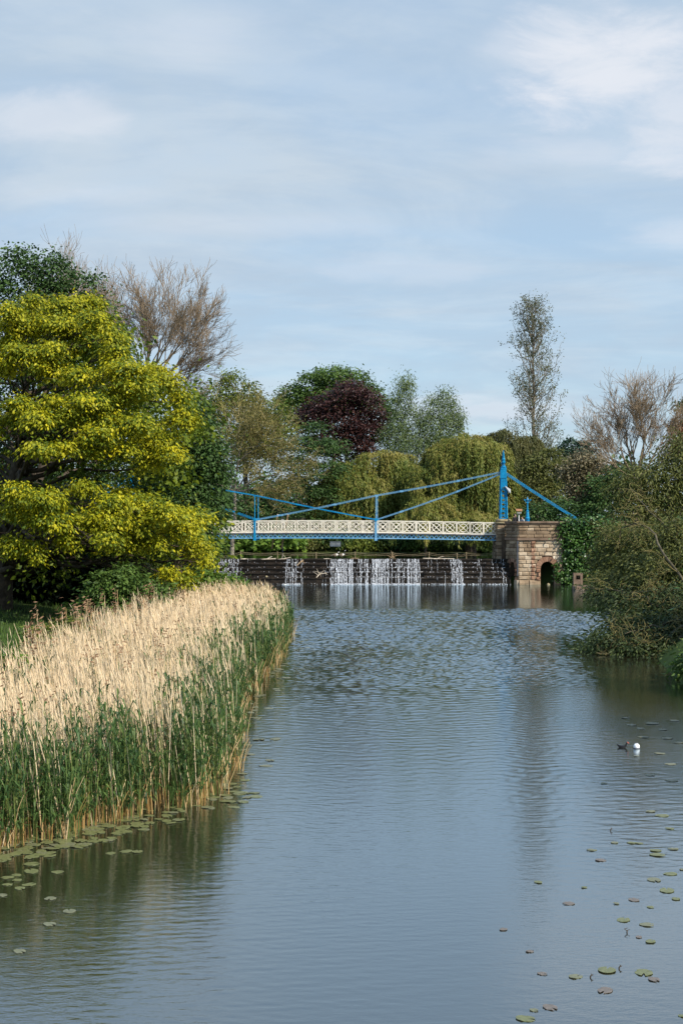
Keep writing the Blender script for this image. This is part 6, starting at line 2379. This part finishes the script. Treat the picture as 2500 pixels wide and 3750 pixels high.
right_pads = [(1330, 143, 90), (1410, 173, 120), (1465, 263, 80), (1075, 365, 70), (1190, 367, 80), (1255, 371, 70), (905, 418, 85), (980, 492, 95), (1375, 422, 100), (1490, 411, 90), (1390, 455, 130), (1470, 592, 120), (1360, 635, 140), (1450, 708, 150),
              (1515, 770, 80), (1210, 775, 110), (740, 803, 105), (860, 688, 50), (1085, 803, 40), (1335, 830, 60), (1140, 920, 130), (1312, 957, 120), (1250, 1043, 65), (1335, 1076, 100), (280, 988, 80), (470, 1147, 70), (560, 1308, 90),
              (800, 1327, 125), (1020, 1280, 170), (1285, 1302, 175), (1360, 1352, 110), (1005, 1430, 165), (618, 1552, 145), (500, 1570, 80), (445, 1632, 170), (1555, 1610, 60), (1560, 560, 50), (525, 650, 80)]
brown = {7, 15, 16, 22, 24, 25, 26, 30, 31, 32}
for j, (zx, zy, wz) in enumerate(right_pads):
    q_ = on_plane(1700 + zx / 1.96, 2900 + zy / 1.96)
    d = max(.10, wz / 1.96 * q_[1] / F * .85)
    if j in brown:
        pad(q_[0], q_[1], d, 'brown', 'brownish lily pad floating apart on open water at the right', 'brown lily pads on the open water')
    else:
        pad(q_[0], q_[1], d, 'green' if j % 3 else 'olive', 'green lily pad floating apart on open water at the right', 'green lily pads on the open water')
for (px, py, wpx) in ((2310, 2655, 40), (2390, 2650, 50), (2345, 2668, 35), (2425, 2672, 40), (2350, 2700, 40), (2440, 2705, 45), (2410, 2760, 40), (2450, 2800, 45), (2380, 2840, 40), (2470, 2640, 40), (2290, 2630, 30), (2480, 2720, 40), (2460, 2860, 50), (2330, 2770, 20), (2210, 2870, 30)):
    q_ = on_plane(px, py)
    pad(q_[0], q_[1], wpx * q_[1] / F, 'olive', 'pale lily pad in the dark water round the white float', 'lily pads near the white float')
for (px, py, wpx) in ((185, 3292, 50), (255, 3337, 54), (185, 3386, 50), (75, 3485, 55), (110, 3240, 55), (75, 3255, 45), (62, 3225, 40), (60, 3205, 40), (115, 3190, 65), (25, 3215, 50), (120, 3165, 60), (30, 3240, 40), (10, 3280, 45), (215, 3195, 50), (403, 3126, 40), (460, 3120, 50), (505, 3119, 45)):
    q_ = on_plane(px, py)
    pad(q_[0], q_[1], wpx * q_[1] / F, 'olive' if py > 3270 else 'green', 'lily pad floating just off the crowded raft at the lower left', 'loose lily pads at the lower left')
# raft crowding the reed edge
cnt = 0
while cnt < 230:
    y = 24.0 + gre.exponential(3.2)
    if y > 33:
        continue
    x = redge(y) + gre.uniform(-.7, 1.15) * (1 if y < 30.5 else .6)
    if x < -6.9:
        continue
    pad(x, y, gre.uniform(.16, .30), 'green' if gre.random() < .75 else 'olive', 'yellow green lily pad in the crowded raft along the reed edge', 'crowded raft of lily pads along the reeds', .04)
    cnt += 1
cnt = 0
while cnt < 70:
    y = gre.uniform(33, 74)
    x = redge(y) + gre.uniform(-.3, 1.0)
    pad(x, y, gre.uniform(.2, .38), 'olive', 'olive lily pad strung out along the far reed edge', 'lily pads strung along the far reed edge', .03)
    cnt += 1

# algae scum on the upper water
na = 5000
xa = gre.uniform(-16, 14, na)
ya = 150.5 - gre.exponential(1.5, na) - .8 * np.sin(xa * .4) ** 2
ok = (ya > 141) & (gre.random(na) < np.interp(xa, [-16, 2, 14], [1, .8, .35]))
xa, ya = xa[ok], ya[ok]
na = len(xa)
Va, qa = leaf_arrays(np.stack([xa, ya, np.full(na, 2.135) + gre.uniform(0, .01, na)], -1), np.stack([gre.normal(0, 1, na), gre.normal(0, .4, na), np.zeros(na)], -1), np.broadcast_to(np.array([0, 0, 1.0]), (na, 3)), gre.uniform(.3, .8, na), gre.uniform(.2, .5, na))
tag(link('floating_algae', mesh_np('floating_algae', Va, qa, mats=[leaf_mat('floating_algae_green', [(0.07, 0.085, 0.03), (0.14, 0.15, 0.06)], .1)], tint=gre.random(na))), kind='stuff')

# twigs standing in the open water
for j, (px, py, hp, lab) in enumerate(((2263, 3548, 15, 'dark twig poking upright from the water by the big lily pads'), (2292, 3416, 18, 'dark curved twig poking from the water among the right lily pads'), (2232, 3043, 12, 'tiny dark twig standing in the water at the right'), (868, 2790, 60, 'thin dark reed stem standing alone in the water off the reed edge'), (2158, 3580, 14, 'dark bent twig lying beside a lily pad at the lower right'))):
    q_ = on_plane(px, py)
    hh_ = hp * q_[1] / F
    b = MB()
    b.tube([q_ - [0, 0, .1], q_ + [.01, 0, hh_ * .4], q_ + [.03 * (-1) ** j, 0, hh_ * .8], q_ + [.015, 0, hh_]], [.012, .010, .008, .005], 5)
    b.tube([q_ + [.012, 0, hh_ * .5], q_ + [.05, 0, hh_ * .7]], [.006, .003], 4)
    tag(b.build('water_twig', M['bark']), lab, 'twig')
